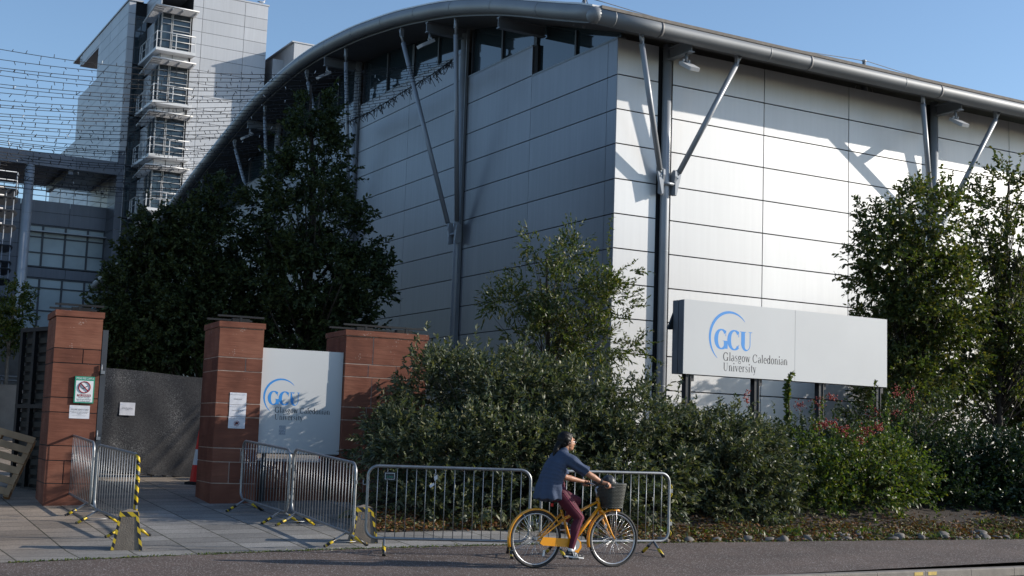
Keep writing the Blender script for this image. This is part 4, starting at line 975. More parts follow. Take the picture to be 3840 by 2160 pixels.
# traffic cones
cone_lab = ['red and white traffic cone half hidden beside the middle pillar', 'traffic cone glimpsed behind the barrier below the small white sign']
for i, (P, h_) in enumerate(((at(497, 1210, 25.2), .98), (at(806, 1262, 24.6), .9))):
    P = Vector((P.x, P.y, hgt(P.x, P.y)))
    t = empty('traffic_cone', P, cone_lab[i], 'traffic cone', 'traffic cones')
    mb = MB('tyre'); mb.box(-.2, .2, -.2, .2, 0, .05); mb.build('base', t)
    mb = MB(['cone_red', 'label_white']); R0 = .15; tp = .03
    rr = lambda q: R0+(tp-R0)*q
    for a, b, mi in ((0, .32, 0), (.32, .62, 1), (.62, 1, 0)):
        mb.lathe([(rr(a), .05+h_*a), (rr(b), .05+h_*b)], n=20, mi=mi)
    mb.build('cone_body', t)

# ================================================================== BARRIERS
def barrier(BL, BR, label, tapeR=False, feet=(1, 1), spread=.30, plate=False):
    """BL, BR: ground points under the two ends of the bottom rail"""
    e = (BR-BL); L_ = sqrt(e.x**2+e.y**2); t = empty('crowd_barrier', BL, label, 'barrier', 'steel crowd barriers')
    n_ = Vector((e.y, -e.x, 0)).normalized(); T = lambda s, z, d=0: BL+e*(s/L_)+Zv*z+n_*d
    r = .019; R0 = .13; z0, z1 = .19, 1.10; pts = []
    for cx, cz, a0 in ((R0, z1-R0, 90), (L_-R0, z1-R0, 0), (L_-R0, z0+R0, -90), (R0, z0+R0, -180)):
        for k in range(7):
            a = R_(a0+90-90*k/6) if False else R_(a0+(90 if a0 in (90,) else 90)-15*k)
            pts.append(T(cx+R0*cos(a), cz+R0*sin(a)))
    mb = MB('galv'); mb.tube(pts, r, 10, closed=True)
    for s in (.0,):
        for z in (.42, .86): mb.tube([T(-.0, z), T(-.06, z), T(-.06, z+.06)], .007, 6); mb.obox(T(L_, z-.02, -.012), e.normalized()*.05, n_*.024, Zv*.05)
    wparent(mb.build('frame'), t)
    nb_ = int(round(L_/.122)); 
    for k in range(1, nb_):
        s = L_*k/nb_; mb = MB('galv'); mb.tube([T(s, z0), T(s, z1)], .0055, 6); wparent(mb.build('upright_bar'), t)
    for k, q in enumerate((.24, L_-.24)):
        if not feet[k]: continue
        for sd_ in (-1, 1):
            a, b = T(q, z0), T(q, 0)+n_*(sd_*spread); b.z = hgt(b.x, b.y)+.012
            mb = MB(['galv', 'hazard_tape', 'tyre']); mb.tube([a, b], .017, 8); c1 = a+(b-a)*(.35 if sd_ < 0 else .5); mb.tube([c1, b-(b-a)*.05], .021, 8, 1); mb.tube([b-(b-a)*.06, b], .023, 8, 2)
            wparent(mb.build('foot'), t)
        mb = MB('galv'); a, b = T(q, .07)-n_*spread*.62, T(q, .07)+n_*spread*.62; mb.tube([a, b], .005, 5); wparent(mb.build('tie_rod'), t)
    if tapeR:
        mb = MB('hazard_tape'); mb.tube([T(L_, z1-R0+.02), T(L_+.004, .8), T(L_-.004, .6), T(L_, z0+R0)], .029, 8); mb.tube([T(L_, z1-R0+.02), T(L_-.035, z1-.03), T(L_-.07, z1-.005)], .025, 8)
        for z in (.84, .78): mb.ell(T(L_+.02, z), (.03, .03, .02), 8)
        wparent(mb.build('tape_wrap'), t)
    return t, T, L_
_A1 = barrier(on(160, 1234, .19), on(227, 1270, .19), 'leftmost steel barrier, farther of the pair in front of the left pillar')
_A2 = barrier(on(236, 1279, .19), on(338, 1321, .19), 'steel barrier with hazard tape on its right post, beside the near concrete bollard', tapeR=True)
_B1 = barrier(on(604.5, 1253, .19), on(723, 1290, .19), 'farther barrier of the pair standing before the small white sign')
_B2 = barrier(on(733, 1286, .19), on(888, 1345, .19), 'nearer barrier of the pair before the small white sign, touching the half hidden bollard')
_C = barrier(on(919, 1353, .19), on(1330, 1363, .19), 'long front facing barrier with a small dark label plate, in front of the bush', spread=.26)
_D = barrier(on(1358, 1362, .19), on(1681, 1361, .19), 'rightmost barrier, directly behind the cyclist and the orange bicycle', spread=.26)
# label plate and face-mask scrap on the long barrier
t, T, L_ = _C
mb = MB(['post_dark', 'label_white', 'green']); eN = Vector((T(1, 0)-T(0, 0))).normalized(); nN = Vector((eN.y, -eN.x, 0))
mb.obox(T(.20, .92, .02), eN*.15, nN*.006, Zv*.11); mb.obox(T(.215, .935, .028), eN*.12, nN*.001, Zv*.08, 1); mb.obox(T(.22, .94, .0295), eN*.11, nN*.001, Zv*.07, 0); sans(mb, 'Live', T(.275, .955, .031), eN, Zv, nN, .05, 2)
wparent(mb.build('label_plate'), t)
mb = MB('paper'); mb.prism([(0, 0), (.05, .04), (.04, .07), (-.02, .03)], T(.80, .84, .01), eN, Zv, nN, .004); mb.prism([(0, 0), (.035, .03), (.03, .08), (-.01, .05)], T(.85, .93, .012), eN, Zv, nN, .004); mb.tube([T(.84, .98, .01), T(.86, 1.05, .01), T(.84, 1.1, .01)], .003, 4)
tag(mb.build('paper_scrap'), 'crumpled pale scrap hanging in the bars of the long barrier', 'litter')
t, T, L_ = _D
eN = Vector((T(1, 0)-T(0, 0))).normalized()
mb = MB('yellow_tape')
for z in (.82, .92, .45, .30): mb.tube([T(L_+.015, z), T(L_+.03, z+.025), T(L_+.045, z), T(L_+.03, z-.04)], .008, 5)
wparent(mb.build('tape_scrap'), t)

# ================================================================== BOLLARDS
def bollard(P, label, rz, hgt_=.47, taped=3):
    t = empty('concrete_bollard', P, label, 'bollard', 'tapered concrete bollards', rz=rz)
    b, tp = .185, .105; mb = MB('concrete'); H_ = hgt_
    vs = [(-b, -b, -.05), (b, -b, -.05), (b, b, -.05), (-b, b, -.05), (-tp, -tp, H_), (tp, -tp, H_), (tp, tp, H_), (-tp, tp, H_), (0, 0, H_+.035)]
    mb.add(vs, [(0, 1, 5, 4), (1, 2, 6, 5), (2, 3, 7, 6), (3, 0, 4, 7), (4, 5, 8), (5, 6, 8), (6, 7, 8), (7, 4, 8), (3, 2, 1, 0)]); mb.box(-b-.015, b+.015, -b-.015, b+.015, -.06, .004); mb.build('body', t)
    V_ = [Vector(v) for v in vs]
    for (i, j, s1, s2) in ((0, 4, (1, 0, 0), (0, 1, 0)), (1, 5, (-1, 0, 0), (0, 1, 0)))[:taped]:
        mb = MB('hazard_tape'); a, b_ = V_[i]+Vector((0, 0, .06)), V_[j]; c = Vector((0, 0, 0)); out = Vector((V_[i].x, V_[i].y, 0)).normalized()*.004
        for s in (s1, s2):
            s = Vector(s); mb.add([a+out, b_+out, b_+out+s*.032, a+out+s*.034], [(0, 1, 2, 3)])
        mb.build('edge_tape', t)
    mb = MB('hazard_tape'); q = tp+.005
    mb.add([(-q-.006, -q-.006, H_-.055), (q+.006, -q-.006, H_-.055), (q+.006, q+.006, H_-.055), (-q-.006, q+.006, H_-.055), (-q, -q, H_+.002), (q, -q, H_+.002), (q, q, H_+.002), (-q, q, H_+.002)], [(0, 1, 5, 4), (1, 2, 6, 5), (2, 3, 7, 6), (3, 0, 4, 7)]); mb.build('top_tape', t)
    return t
P = on(310, 1386); bollard(Vector((P.x-.0, P.y+.16, P.z)), 'near tapered concrete bollard with hazard tape on its edges, left of the plaza', R_(14))
P = on(905, 1366); bollard(Vector((P.x+.02, P.y+.12, P.z)), 'concrete bollard half hidden behind the end of the middle barriers', R_(14))

# ================================================================== BIG SIGN
BP = at(1719, 900, 27); BP = Vector((BP.x, BP.y, 0))
def BW(u, d, z): return BP+dR*u+nR*d+Zv*z
big = empty('name_sign', BW(0, 0, 0), 'large long white university name sign on dark posts above the shrubs', 'sign', 'white university name signs')
mb = MB(['sign_white', 'sign_edge', 'joint']); mb.obox(BW(.0, 0, 3.0), dR*2.985, -nR*.02, Zv*1.54); mb.obox(BW(2.993, 0, 3.0), dR*2.72, -nR*.02, Zv*1.54)
mb.obox(BW(.005, -.021, 3.005), dR*5.70, -nR*.17, Zv*1.53, 1); mb.obox(BW(.015, -.192, 3.015), dR*5.68, -nR*.02, Zv*1.51, 2); mb.obox(BW(.005, -.213, 3.005), dR*5.70, -nR*.19, Zv*1.53, 1)
wparent(mb.build('panel'), big)
for u in (.12, 1.93, 3.74, 5.45):
    mb = MB('post_dark'); mb.obox(BW(u, -.06, -.2), dR*.10, -nR*.14, Zv*3.2); mb.obox(BW(u-.0, -.08, 2.86), dR*.22, -nR*.1, Zv*.14); mb.obox(BW(u+.10, -.04, -.2), dR*.02, -nR*.18, Zv*3.2); wparent(mb.build('post'), big)
a = MB('gate_black'); a.prism([(0.02, 0), (-.13, -.01), (0.02, .36)], BW(0, -.38, 3.93), dR, Zv, -nR, .05); wparent(a.build('bracket_plate'), big)
mb = MB(['logo_blue', 'ink']); LO = onpl(1787, 785, BW(0, .0, 0), nR); LO2 = onpl(1787, 872, BW(0, .0, 0), nR)
LO = onpl(1787, 781, BW(0, 0, 0), nR); kk = (onpl(1840, 781, BW(0, 0, 0), nR)-onpl(1840, 912, BW(0, 0, 0), nR)).length
logo(mb, LO, dR, Zv, nR, kk*1.0)
wparent(mb.build('lettering'), big)
# ================================================================== VEGETATION
def limbs(mb, base, tips, r0, r1=.012, trunk_top=None, n=7, mi=0):
    """tapered trunk with limbs that leave it and reach towards the given tips"""
    tt = Vector(trunk_top); b = Vector(base); k = 9
    tr = [b.lerp(tt, i/k)+Vector((sin(i*1.3)*.02*r0*20, cos(i*1.7)*.02*r0*20, 0)) for i in range(k+1)]
    mb.tube(tr, [r0*(1-.85*i/k)+r1 for i in range(k+1)], n, mi)
    H_ = (tt-b).length
    for t_ in tips:
        t_ = Vector(t_); hz = max(.12, min(.95, ((t_.z-b.z)/H_)*.78-.08)); s = b.lerp(tt, hz); mid = s.lerp(t_, .5)+Vector((0, 0, -.06*(t_-s).length))
        rr = max(.008, r0*(1-.85*hz)*.42); mb.tube([s, mid, t_], [rr, rr*.6, rr*.2], 5, mi)
def clumped(E_, n, inner, size, k):
    """n twigs gathered in clumps so that dark gaps open between them"""
    C, D = ell_points(E_, max(3, n//k), inner); C = np.repeat(C, k, 0); D = np.repeat(D, k, 0)
    sc_ = size*np.repeat(rng.uniform(.5, 1.25, (max(3, n//k), 1)), k, 0)
    o = rng.normal(size=C.shape)*sc_*.55
    return C+o, nrm(D+o/size*.9)
def plant(name, label, cat, E_, n, L, per, ln, wd, leaf, base=None, top=None, r0=.0, inner=.5, group=None, ntips=26, ang=.9, up=.35, trunk='bark', zmin=None, extra=None, droop=.25, leafname='crown', clump=(.3, 12)):
    P, D = clumped(E_, n, inner, *clump) if clump else ell_points(E_, n, inner)
    D = nrm(D+np.array([0, 0, up])+rng.normal(size=D.shape)*.25)
    if zmin is not None: k = P[:, 2] > zmin; P, D = P[k], D[k]
    V, F_ = twigs(P, D, L, per, ln, wd, ang, droop=droop)
    if extra is not None: V, F_ = merge([(V, F_)]+extra)
    if zmin is not None: V[:, 2] = np.maximum(V[:, 2], zmin-.02)
    c = Vector(base) if base is not None else Vector(E_[0][0])*1
    t = empty(name, c, label, cat, group)
    o = wparent(npmesh(leafname, V, F_, leaf), t)
    mb = MB(trunk); idx = rng.choice(len(P), min(ntips, len(P)), replace=False)
    if top is not None: limbs(mb, base, [tuple(P[i]) for i in idx], r0, trunk_top=top)
    else:
        for i in idx: b = Vector(base)+Vector((rnd.uniform(-.3, .3), rnd.uniform(-.2, .2), 0)); p = Vector(tuple(P[i])); mb.tube([b, b.lerp(p, .5)+Vector((0, 0, .1)), p], [.016, .011, .004], 5)
    wparent(mb.build('trunk' if top is not None else 'stem'), t)
    return t
def shoots(pts, Y, n, ln, wd, sway=.02, every=.03, thick=None):
    """upright leafy shoots: pts = [(x0,y0,x1,y1)] in view units at depth Y"""
    out = []
    for (x0, y0, x1, y1) in pts:
        a, b = np.array(at(x0, y0, Y)), np.array(at(x1, y1, Y)); l = np.linalg.norm(b-a); k = max(4, int(l/every))
        t = np.linspace(0, 1, k)[:, None]; P = a+(b-a)*t+np.concatenate([sway*np.sin(t*7), 0*t, 0*t], 1)
        P = np.repeat(P, n, 0); D = nrm(rng.normal(size=P.shape)+nrm(b-a)*.8)
        out.append(leaves(P, D, ln, wd, .2))
    return out
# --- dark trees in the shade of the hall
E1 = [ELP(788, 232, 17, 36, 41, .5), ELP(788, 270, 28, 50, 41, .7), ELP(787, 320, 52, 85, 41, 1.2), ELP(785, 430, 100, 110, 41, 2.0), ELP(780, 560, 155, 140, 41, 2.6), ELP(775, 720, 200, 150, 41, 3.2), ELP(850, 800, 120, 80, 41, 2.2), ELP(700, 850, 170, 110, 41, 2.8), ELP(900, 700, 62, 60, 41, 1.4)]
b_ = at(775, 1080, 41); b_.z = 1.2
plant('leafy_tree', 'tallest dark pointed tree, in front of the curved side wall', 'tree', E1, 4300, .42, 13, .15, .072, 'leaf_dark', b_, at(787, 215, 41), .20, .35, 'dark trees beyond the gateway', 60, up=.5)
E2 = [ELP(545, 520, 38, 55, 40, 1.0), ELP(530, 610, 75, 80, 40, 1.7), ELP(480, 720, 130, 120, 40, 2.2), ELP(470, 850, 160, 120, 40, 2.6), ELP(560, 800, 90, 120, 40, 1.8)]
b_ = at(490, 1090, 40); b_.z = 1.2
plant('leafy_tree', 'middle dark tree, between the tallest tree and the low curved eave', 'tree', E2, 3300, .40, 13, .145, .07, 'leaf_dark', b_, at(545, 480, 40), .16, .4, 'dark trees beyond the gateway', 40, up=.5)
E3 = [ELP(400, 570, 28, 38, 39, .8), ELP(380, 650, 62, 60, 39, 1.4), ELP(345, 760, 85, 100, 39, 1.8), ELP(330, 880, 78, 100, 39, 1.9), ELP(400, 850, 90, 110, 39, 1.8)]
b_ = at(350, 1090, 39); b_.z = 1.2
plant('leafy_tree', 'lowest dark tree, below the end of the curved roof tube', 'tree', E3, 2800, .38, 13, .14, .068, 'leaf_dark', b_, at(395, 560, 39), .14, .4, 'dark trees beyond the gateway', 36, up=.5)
# small sunlit tree at the far left
E4 = [ELP(38, 745, 16, 26, 38, .6), ELP(28, 800, 34, 45, 38, .9), ELP(12, 845, 44, 38, 38, 1.0), ELP(40, 835, 28, 28, 38, .7)]
b_ = at(12, 985, 38)
plant('young_tree', 'small light green young tree with a thin pale trunk at the far left', 'tree', E4, 430, .25, 11, .11, .05, 'leaf_bright', b_, at(36, 740, 38), .045, .3, trunk='bark_pale', ntips=18, up=.5)
# --- slender cherry like tree before the corner of the hall
E5 = [ELP(1345, 625, 40, 40, 25.4, .5), ELP(1440, 640, 30, 40, 25.4, .4), ELP(1420, 740, 150, 95, 25.4, .8), ELP(1530, 760, 70, 60, 25.4, .6), ELP(1270, 760, 55, 30, 25.4, .5), ELP(1390, 860, 130, 90, 25.4, .9), ELP(1500, 870, 110, 70, 25.4, .8), ELP(1570, 680, 32, 28, 25.4, .35)]
b_ = at(1375, 1150, 25.4); b_.z = .3
sh = shoots([(1528, 720, 1536, 545), (1440, 650, 1443, 588), (1350, 650, 1306, 580), (1530, 700, 1600, 655), (1560, 780, 1620, 768), (1560, 850, 1670, 915), (1300, 760, 1215, 742), (1345, 640, 1375, 600), (1560, 830, 1640, 905)], 25.4, 2, .085, .03)
plant('slender_tree', 'slender open tree with small leaves rising from the bush before the hall corner', 'tree', E5, 1500, .28, 10, .09, .032, 'leaf_mid', b_, at(1378, 640, 25.4), .05, .15, ntips=90, extra=sh, up=.3, ang=.75, clump=(.16, 7))
# --- big glossy bush
E6 = [ELP(1130, 1010, 130, 110, 22.3, 1.1), ELP(1015, 1115, 95, 95, 21.4, .7), ELP(1080, 1180, 160, 120, 20.9, .9), ELP(1270, 1010, 160, 105, 22.6, 1.2), ELP(1430, 1040, 160, 110, 22.8, 1.2), ELP(1250, 1160, 190, 130, 21.2, 1.0), ELP(1450, 1180, 190, 130, 21.6, 1.0), ELP(1590, 1090, 120, 110, 22.8, 1.1), ELP(1600, 1210, 130, 120, 22.0, .9), ELP(1150, 1260, 210, 60, 20.4, .6), ELP(1500, 1270, 190, 60, 21.2, .6)]
b_ = at(1300, 1300, 22); b_.z = .3
sh = shoots([(1075, 960, 1072, 868), (1140, 930, 1137, 880), (1180, 950, 1200, 900), (1240, 940, 1262, 880), (965, 1010, 950, 960), (1300, 950, 1315, 890), (1040, 960, 1015, 900), (1450, 960, 1465, 905), (1655, 1010, 1650, 930)], 21.8, 3, .075, .028)
plant('glossy_shrub', 'very large dark glossy shrub behind the barriers and the cyclist', 'shrub', E6, 8000, .22, 12, .100, .034, 'leaf_elaeagnus', b_, None, 0, .62, 'shrubs in the planting bed', 160, extra=sh, up=.25, zmin=.12, ang=.8, leafname='foliage', clump=(.24, 11))
E6b = [ELP(1290, 1130, 60, 45, 20.6, .25), ELP(1350, 1170, 70, 60, 20.55, .25), ELP(1290, 1230, 60, 60, 20.3, .25)]
# --- second glossy bush, lower right
E7 = [ELP(1800, 1105, 120, 55, 23.6, .9), ELP(1780, 1170, 160, 110, 23.0, .9), ELP(1900, 1190, 110, 110, 23.4, .9), ELP(1830, 1270, 150, 80, 22.6, .7), ELP(1700, 1180, 60, 100, 23.0, .8)]
b_ = at(1830, 1330, 23.4); b_.z = .2
sh = shoots([(1700, 1070, 1712, 950), (1745, 1050, 1750, 1000), (1800, 1040, 1810, 1000), (1870, 1060, 1900, 1010)], 23.0, 3, .08, .032)
plant('glossy_shrub', 'rounded grey green glossy shrub below the left half of the long sign', 'shrub', E7, 4300, .20, 12, .094, .032, 'leaf_elaeagnus', b_, None, 0, .62, 'shrubs in the planting bed', 90, extra=sh, up=.15, zmin=.15, leafname='foliage', clump=(.22, 11))
# --- climbing shoot in front of the sign
b_ = at(1985, 1200, 24.4)
plant('climbing_plant', 'bright green leafy shoot climbing to the lower edge of the long sign', 'plant', [ELP(1985, 1180, 14, 30, 24.4, .12)], 40, .1, 8, .09, .06, 'leaf_bright', b_, at(1984, 960, 24.4), .01, ntips=3, extra=shoots([(1988, 1190, 1978, 960), (1992, 1180, 1984, 1040), (1985, 1190, 1990, 1080), (1980, 1010, 1990, 940)], 24.4, 4, .085, .055, every=.022))
# --- berry bush
E8 = [ELP(2090, 1175, 105, 70, 24.4, .8), ELP(2180, 1155, 90, 50, 25.2, .8), ELP(2040, 1230, 90, 70, 23.8, .7), ELP(2150, 1230, 110, 80, 24.0, .7), ELP(2250, 1190, 80, 80, 24.8, .7)]
b_ = at(2120, 1310, 24.6); b_.z = .25
t8 = plant('berry_shrub', 'yellow green shrub with red berry clusters below the right half of the long sign', 'shrub', E8, 2300, .25, 10, .078, .040, 'leaf_bright', b_, None, 0, .45, 'shrubs in the planting bed', 70, up=.4, zmin=.2, leafname='foliage', extra=shoots([(2060, 1080, 2072, 1000), (2190, 1080, 2200, 960), (2230, 1080, 2236, 990), (2040, 1100, 2045, 1010)], 25, 3, .07, .035))
E9 = [ELP(2060, 1130, 130, 60, 26.2, .8), ELP(2200, 1110, 110, 80, 26.4, .8), ELP(2310, 1100, 100, 90, 26.4, .8), ELP(1960, 1140, 60, 50, 26.2, .6)]
b_ = at(2150, 1200, 26.3); b_.z = .4
t9 = plant('berry_shrub', 'dark loose shrub with dull red berries around the posts of the long sign', 'shrub', E9, 1300, .28, 10, .075, .035, 'leaf_dark', b_, None, 0, .2, 'shrubs in the planting bed', 70, up=.5, leafname='foliage')
for tt, spots, Y in ((t8, ((2090, 1065, 26, 12), (2125, 1085, 18, 16), (2180, 1085, 22, 16), (2165, 1110, 18, 14), (2070, 1070, 16, 10), (2210, 1075, 14, 12)), 24.3), (t9, ((2060, 1010, 22, 22), (2095, 1000, 18, 12), (1880, 1000, 9, 24), (2255, 985, 10, 24), (2290, 1000, 16, 34), (2200, 1040, 22, 18), (2010, 1020, 16, 16), (2255, 1040, 18, 14)), 26.0)):
    vs = []; mb = MB('berry')
    for (x, y, rx, ry) in spots:
        c, r = ELP(x, y, rx, ry, Y, .12)
        for _ in range(55 if tt is t8 else 38):
            d = Vector((rnd.gauss(0, .45), rnd.gauss(0, .45), rnd.gauss(0, .45))); mb.ell(c+Vector((d.x*r[0], d.y*r[1], d.z*r[2])), (.014, .014, .014), 6)
    wparent(mb.build('berries', kind='stuff'), tt)
# --- right hand trees
E10 = [ELP(2215, 555, 30, 28, 31.2, .4), ELP(2275, 515, 28, 50, 31.2, .4), ELP(2330, 560, 90, 90, 32, .9), ELP(2225, 610, 50, 28, 31.2, .5), ELP(2265, 690, 100, 90, 32, 1.2), ELP(2260, 800, 95, 95, 32, 1.3), ELP(2340, 740, 110, 110, 32.4, 1.3), ELP(2350, 880, 130, 110, 32.4, 1.4), ELP(2260, 960, 90, 80, 32, 1.2)]
b_ = at(2320, 1180, 32.2); b_.z = .5
plant('broadleaf_tree', 'dense green tree just right of the long sign, covering a wall strut', 'tree', E10, 3300, .36, 12, .115, .058, 'leaf_mid', b_, at(2262, 480, 32), .07, .25, 'trees at the right before the hall', 90, up=.35, extra=shoots([(2330, 520, 2335, 440), (2200, 560, 2205, 500), (2390, 520, 2400, 470), (2200, 600, 2152, 585)], 31.4, 3, .10, .05))
E11 = [ELP(2560, 470, 60, 60, 33.8, .7), ELP(2480, 520, 60, 45, 33.8, .6), ELP(2540, 620, 110, 80, 34, 1.0), ELP(2450, 640, 60, 55, 33.8, .8), ELP(2580, 760, 110, 110, 34, 1.1), ELP(2470, 760, 70, 60, 33.8, .8), ELP(2450, 880, 80, 80, 34, 1.0), ELP(2580, 900, 110, 90, 34, 1.1), ELP(2420, 960, 60, 40, 34, .8)]
b_ = at(2503, 1125, 33.9); b_.z = .5
plant('broadleaf_tree', 'open tree with a dark trunk at the right edge of the photo', 'tree', E11, 1700, .36, 11, .12, .065, 'leaf_mid', b_, at(2540, 450, 33.9), .085, .1, 'trees at the right before the hall', 120, up=.3)
# --- dark evergreen mass at the lower right
E12 = [ELP(2330, 1180, 100, 90, 26.2, .9), ELP(2330, 1250, 120, 60, 25.6, .8)]
b_ = at(2330, 1300, 26); b_.z = .3
plant('evergreen_shrub', 'dark evergreen shrub right of the berry shrub', 'shrub', E12, 1700, .2, 10, .085, .042, 'leaf_laurel', b_, None, 0, .5, 'shrubs in the planting bed', 40, up=.3, zmin=.2, leafname='foliage')
E13 = [ELP(2480, 1170, 110, 70, 26.8, .9), ELP(2570, 1190, 110, 90, 26.2, .9), ELP(2500, 1260, 130, 60, 25.8, .8), ELP(2600, 1290, 100, 50, 25.8, .7)]
b_ = at(2520, 1310, 26.3); b_.z = .3
plant('evergreen_shrub', 'dark glossy evergreen shrub filling the lower right corner behind the stones', 'shrub', E13, 2600, .2, 10, .09, .045, 'leaf_laurel', b_, None, 0, .5, 'shrubs in the planting bed', 50, up=.3, zmin=.2, leafname='foliage')
# more trees outside the frame to the right that shade the bed
for cx, cy, hh, lb in ((12.0, 39.9, 6.3, 'bushy tree close to the bright wall, behind the dense green tree'), (15.9, 40.9, 8.0, 'bushy tree close to the bright wall, behind the open tree at the right edge'), (20.5, 42.4, 8.8, 'tree close to the bright wall, outside the right edge of the picture')):
    E14 = [((cx, cy, hh*.72), (1.0, 1.0, 1.7)), ((cx-.3, cy-.2, hh*.45), (1.3, 1.2, 1.4)), ((cx+.5, cy+.3, hh*.4), (1.3, 1.1, 1.5))]
    plant('broadleaf_tree', lb, 'tree', E14, 1700, .36, 11, .13, .065, 'leaf_mid', (cx, cy, .3), (cx, cy, hh), .07, .3, ntips=40)
E15 = [((14.6, 24.6, 1.2), (1.5, 1.0, 1.0)), ((17.2, 26.0, 1.3), (1.6, 1.1, 1.2))]
plant('evergreen_shrub', 'evergreen shrub outside the picture, beyond its right edge', 'shrub', E15, 1700, .25, 10, .1, .05, 'leaf_laurel', (16, 25.5, .3), None, 0, .5, ntips=30, zmin=.1, leafname='foliage')
# --- low plants, litter and stones along the bed
mp_ = []
for _ in range(20000):
    x = rnd.uniform(-2.1, 13); y = bed0(x)+(-.08 if x > 2 else .03)+abs(rnd.gauss(0, .7)); mp_.append((x, y, bedz(x, y)+.008))
mp_ = np.array(mp_); V, Fi = leaves(mp_, rng.normal(size=mp_.shape)*[1, 1, .35]+[0, 0, .15], .075, .04, .3)
tag(npmesh('leaf_litter', V, Fi, 'leaf_litter'), 'brown and red fallen leaves and bark on the slope of the bed', 'leaf litter', kind='stuff')
mp_ = []
for _ in range(48):
    x = rnd.uniform(2.4, 11.5); y = bed0(x)+abs(rnd.gauss(.12, .45))
    for _ in range(rnd.randint(6, 30)): mp_.append((x+rnd.gauss(0, .09), y+rnd.gauss(0, .07), bedz(x, y)+.0))
mp_ = np.array(mp_); V, Fi = leaves(mp_, rng.normal(size=mp_.shape)*[.6, .6, .3]+[0, 0, .9], .13, .025, .5)
tag(npmesh('ground_weeds', V, Fi, 'leaf_bright'), 'low green weeds and grass tufts among the leaf litter', 'weeds', kind='stuff')
x = 1.45; k = 0
stones = []
base_st = []
for j in range(6):
    mb = MB('cobble'); r2 = random.Random(j); M_ = None; mb.ell((0, 0, 0), (1, .8, .5), 12)
    mb.v = [tuple(c*(1+.16*sin(3*v[0]+j)+.10*cos(4*v[1]+2*j)) for c in v) for v in mb.v]
    me = mb.build('tmp'); base_st.append(me.data); bpy.data.objects.remove(me)
while x < 13.5:
    rs = rnd.choice([.03, .035, .04, .05, .06, .07, .09, .115]); y = bed0(x)-.02+rnd.uniform(-.03, .05)
    for row in range(rnd.choice([0, 1, 1, 2, 3])):
        o = bpy.data.objects.new('cobblestone', rnd.choice(base_st)); col.objects.link(o)
        yy = y+row*rnd.uniform(.12, .22); o.location = (x+row*.03, yy, bedz(x, yy)+rs*.08); o.scale = (rs*rnd.uniform(.8, 1.2), rs*rnd.uniform(.7, 1.1), rs*rnd.uniform(.75, 1.1))
        o.rotation_euler = (rnd.uniform(-.3, .3), rnd.uniform(-.3, .3), rnd.uniform(0, 3))
        tag(o, 'rounded grey brown stone in the row edging the planting bed', 'stone', 'stones edging the planting bed')
    x += rs*rnd.uniform(1.3, 2.0)

# ================================================================== STRING LIGHTS
cabV = [(1140, 150), (1090, 185), (1000, 240), (925, 285), (850, 318), (760, 372), (680, 425), (600, 478)]
def wl(x, y, d=1.0): return onpl(x, y, C0+nL*d, nL)
cp_ = [wl(x, y) for x, y in cabV]
mb = MB('cable'); mb.tube(cp_, .02, 6)
for i, (a, b) in enumerate(zip(cp_[:5], cp_[1:5])):
    for k in range(60):
        p = a.lerp(b, rnd.random()); d = Vector((rnd.gauss(0, .1), rnd.gauss(0, .12), -abs(rnd.gauss(.12, .12)))); mb.tube([p+Vector((0, 0, rnd.gauss(0, .04))), p+d], .011, 4)
mb.build('support_cable', label='black support cable with dangling wire ends strung before the curved side wall', cat='cable')
def cabpt(t):
    q = t*(len(cp_)-1); i = min(int(q), len(cp_)-2); return cp_[i].lerp(cp_[i+1], q-i)
YL = [115, 143, 166, 170, 184, 207, 215, 230, 250, 262, 268, 285, 291, 300, 312, 318, 330, 337, 340, 347, 352, 358, 366, 374, 382, 390, 396, 404, 412, 420, 430, 440, 452, 462]
def prj(p):
    q = p-EYE; z = q.dot(Fw); return (q.dot(Rt)/z*FOC+1920)/KP, (1080-q.dot(Up)/z*FOC)/KP
def fit_sag(a, b, vx, vy):
    lo, hi = 0., 1.       # where along the span the line passes the view column vx
    for _ in range(40):
        q = (lo+hi)/2
        if prj(a.lerp(b, q))[0] < vx: lo = q
        else: hi = q
    s0, s1 = .02, 6.
    for _ in range(40):
        s = (s0+s1)/2; p = a.lerp(b, q); p.z -= s*4*q*(1-q)
        if prj(p)[1] < vy: s0 = s
        else: s1 = s
    return s
N_ = len(YL)
for i, yl in enumerate(YL):
    f = i/(N_-1); A_ = at(-70, yl-4, 34); ym = 184+f**.92*302+rnd.uniform(-4, 4); B_ = cabpt(min(1, f*1.0))
    sag = fit_sag(A_, B_, 600 if f < .93 else 520, ym)
    pts = []; nb_ = 60
    for k in range(nb_+1):
        q = k/nb_; p = A_.lerp(B_, q); p.z -= sag*4*q*(1-q); pts.append(p)
    mb = MB(['cable', 'label_white']); mb.tube(pts, .009, 4)
    for k in range(1, 44):
        q = k/44+rnd.uniform(-.004, .004); p = A_.lerp(B_, q); p.z -= sag*4*q*(1-q)
        d = Vector((rnd.gauss(0, .04), 0, rnd.choice([-1, -1, 1])*rnd.uniform(.05, .11))); mb.tube([p, p+d], [.010, .009], 4, 1 if rnd.random() < .05 else 0)
    mb.build('string_light', label='thin black string of lights strung across the plaza towards the curved wall', cat='string lights', group='string lights across the plaza')

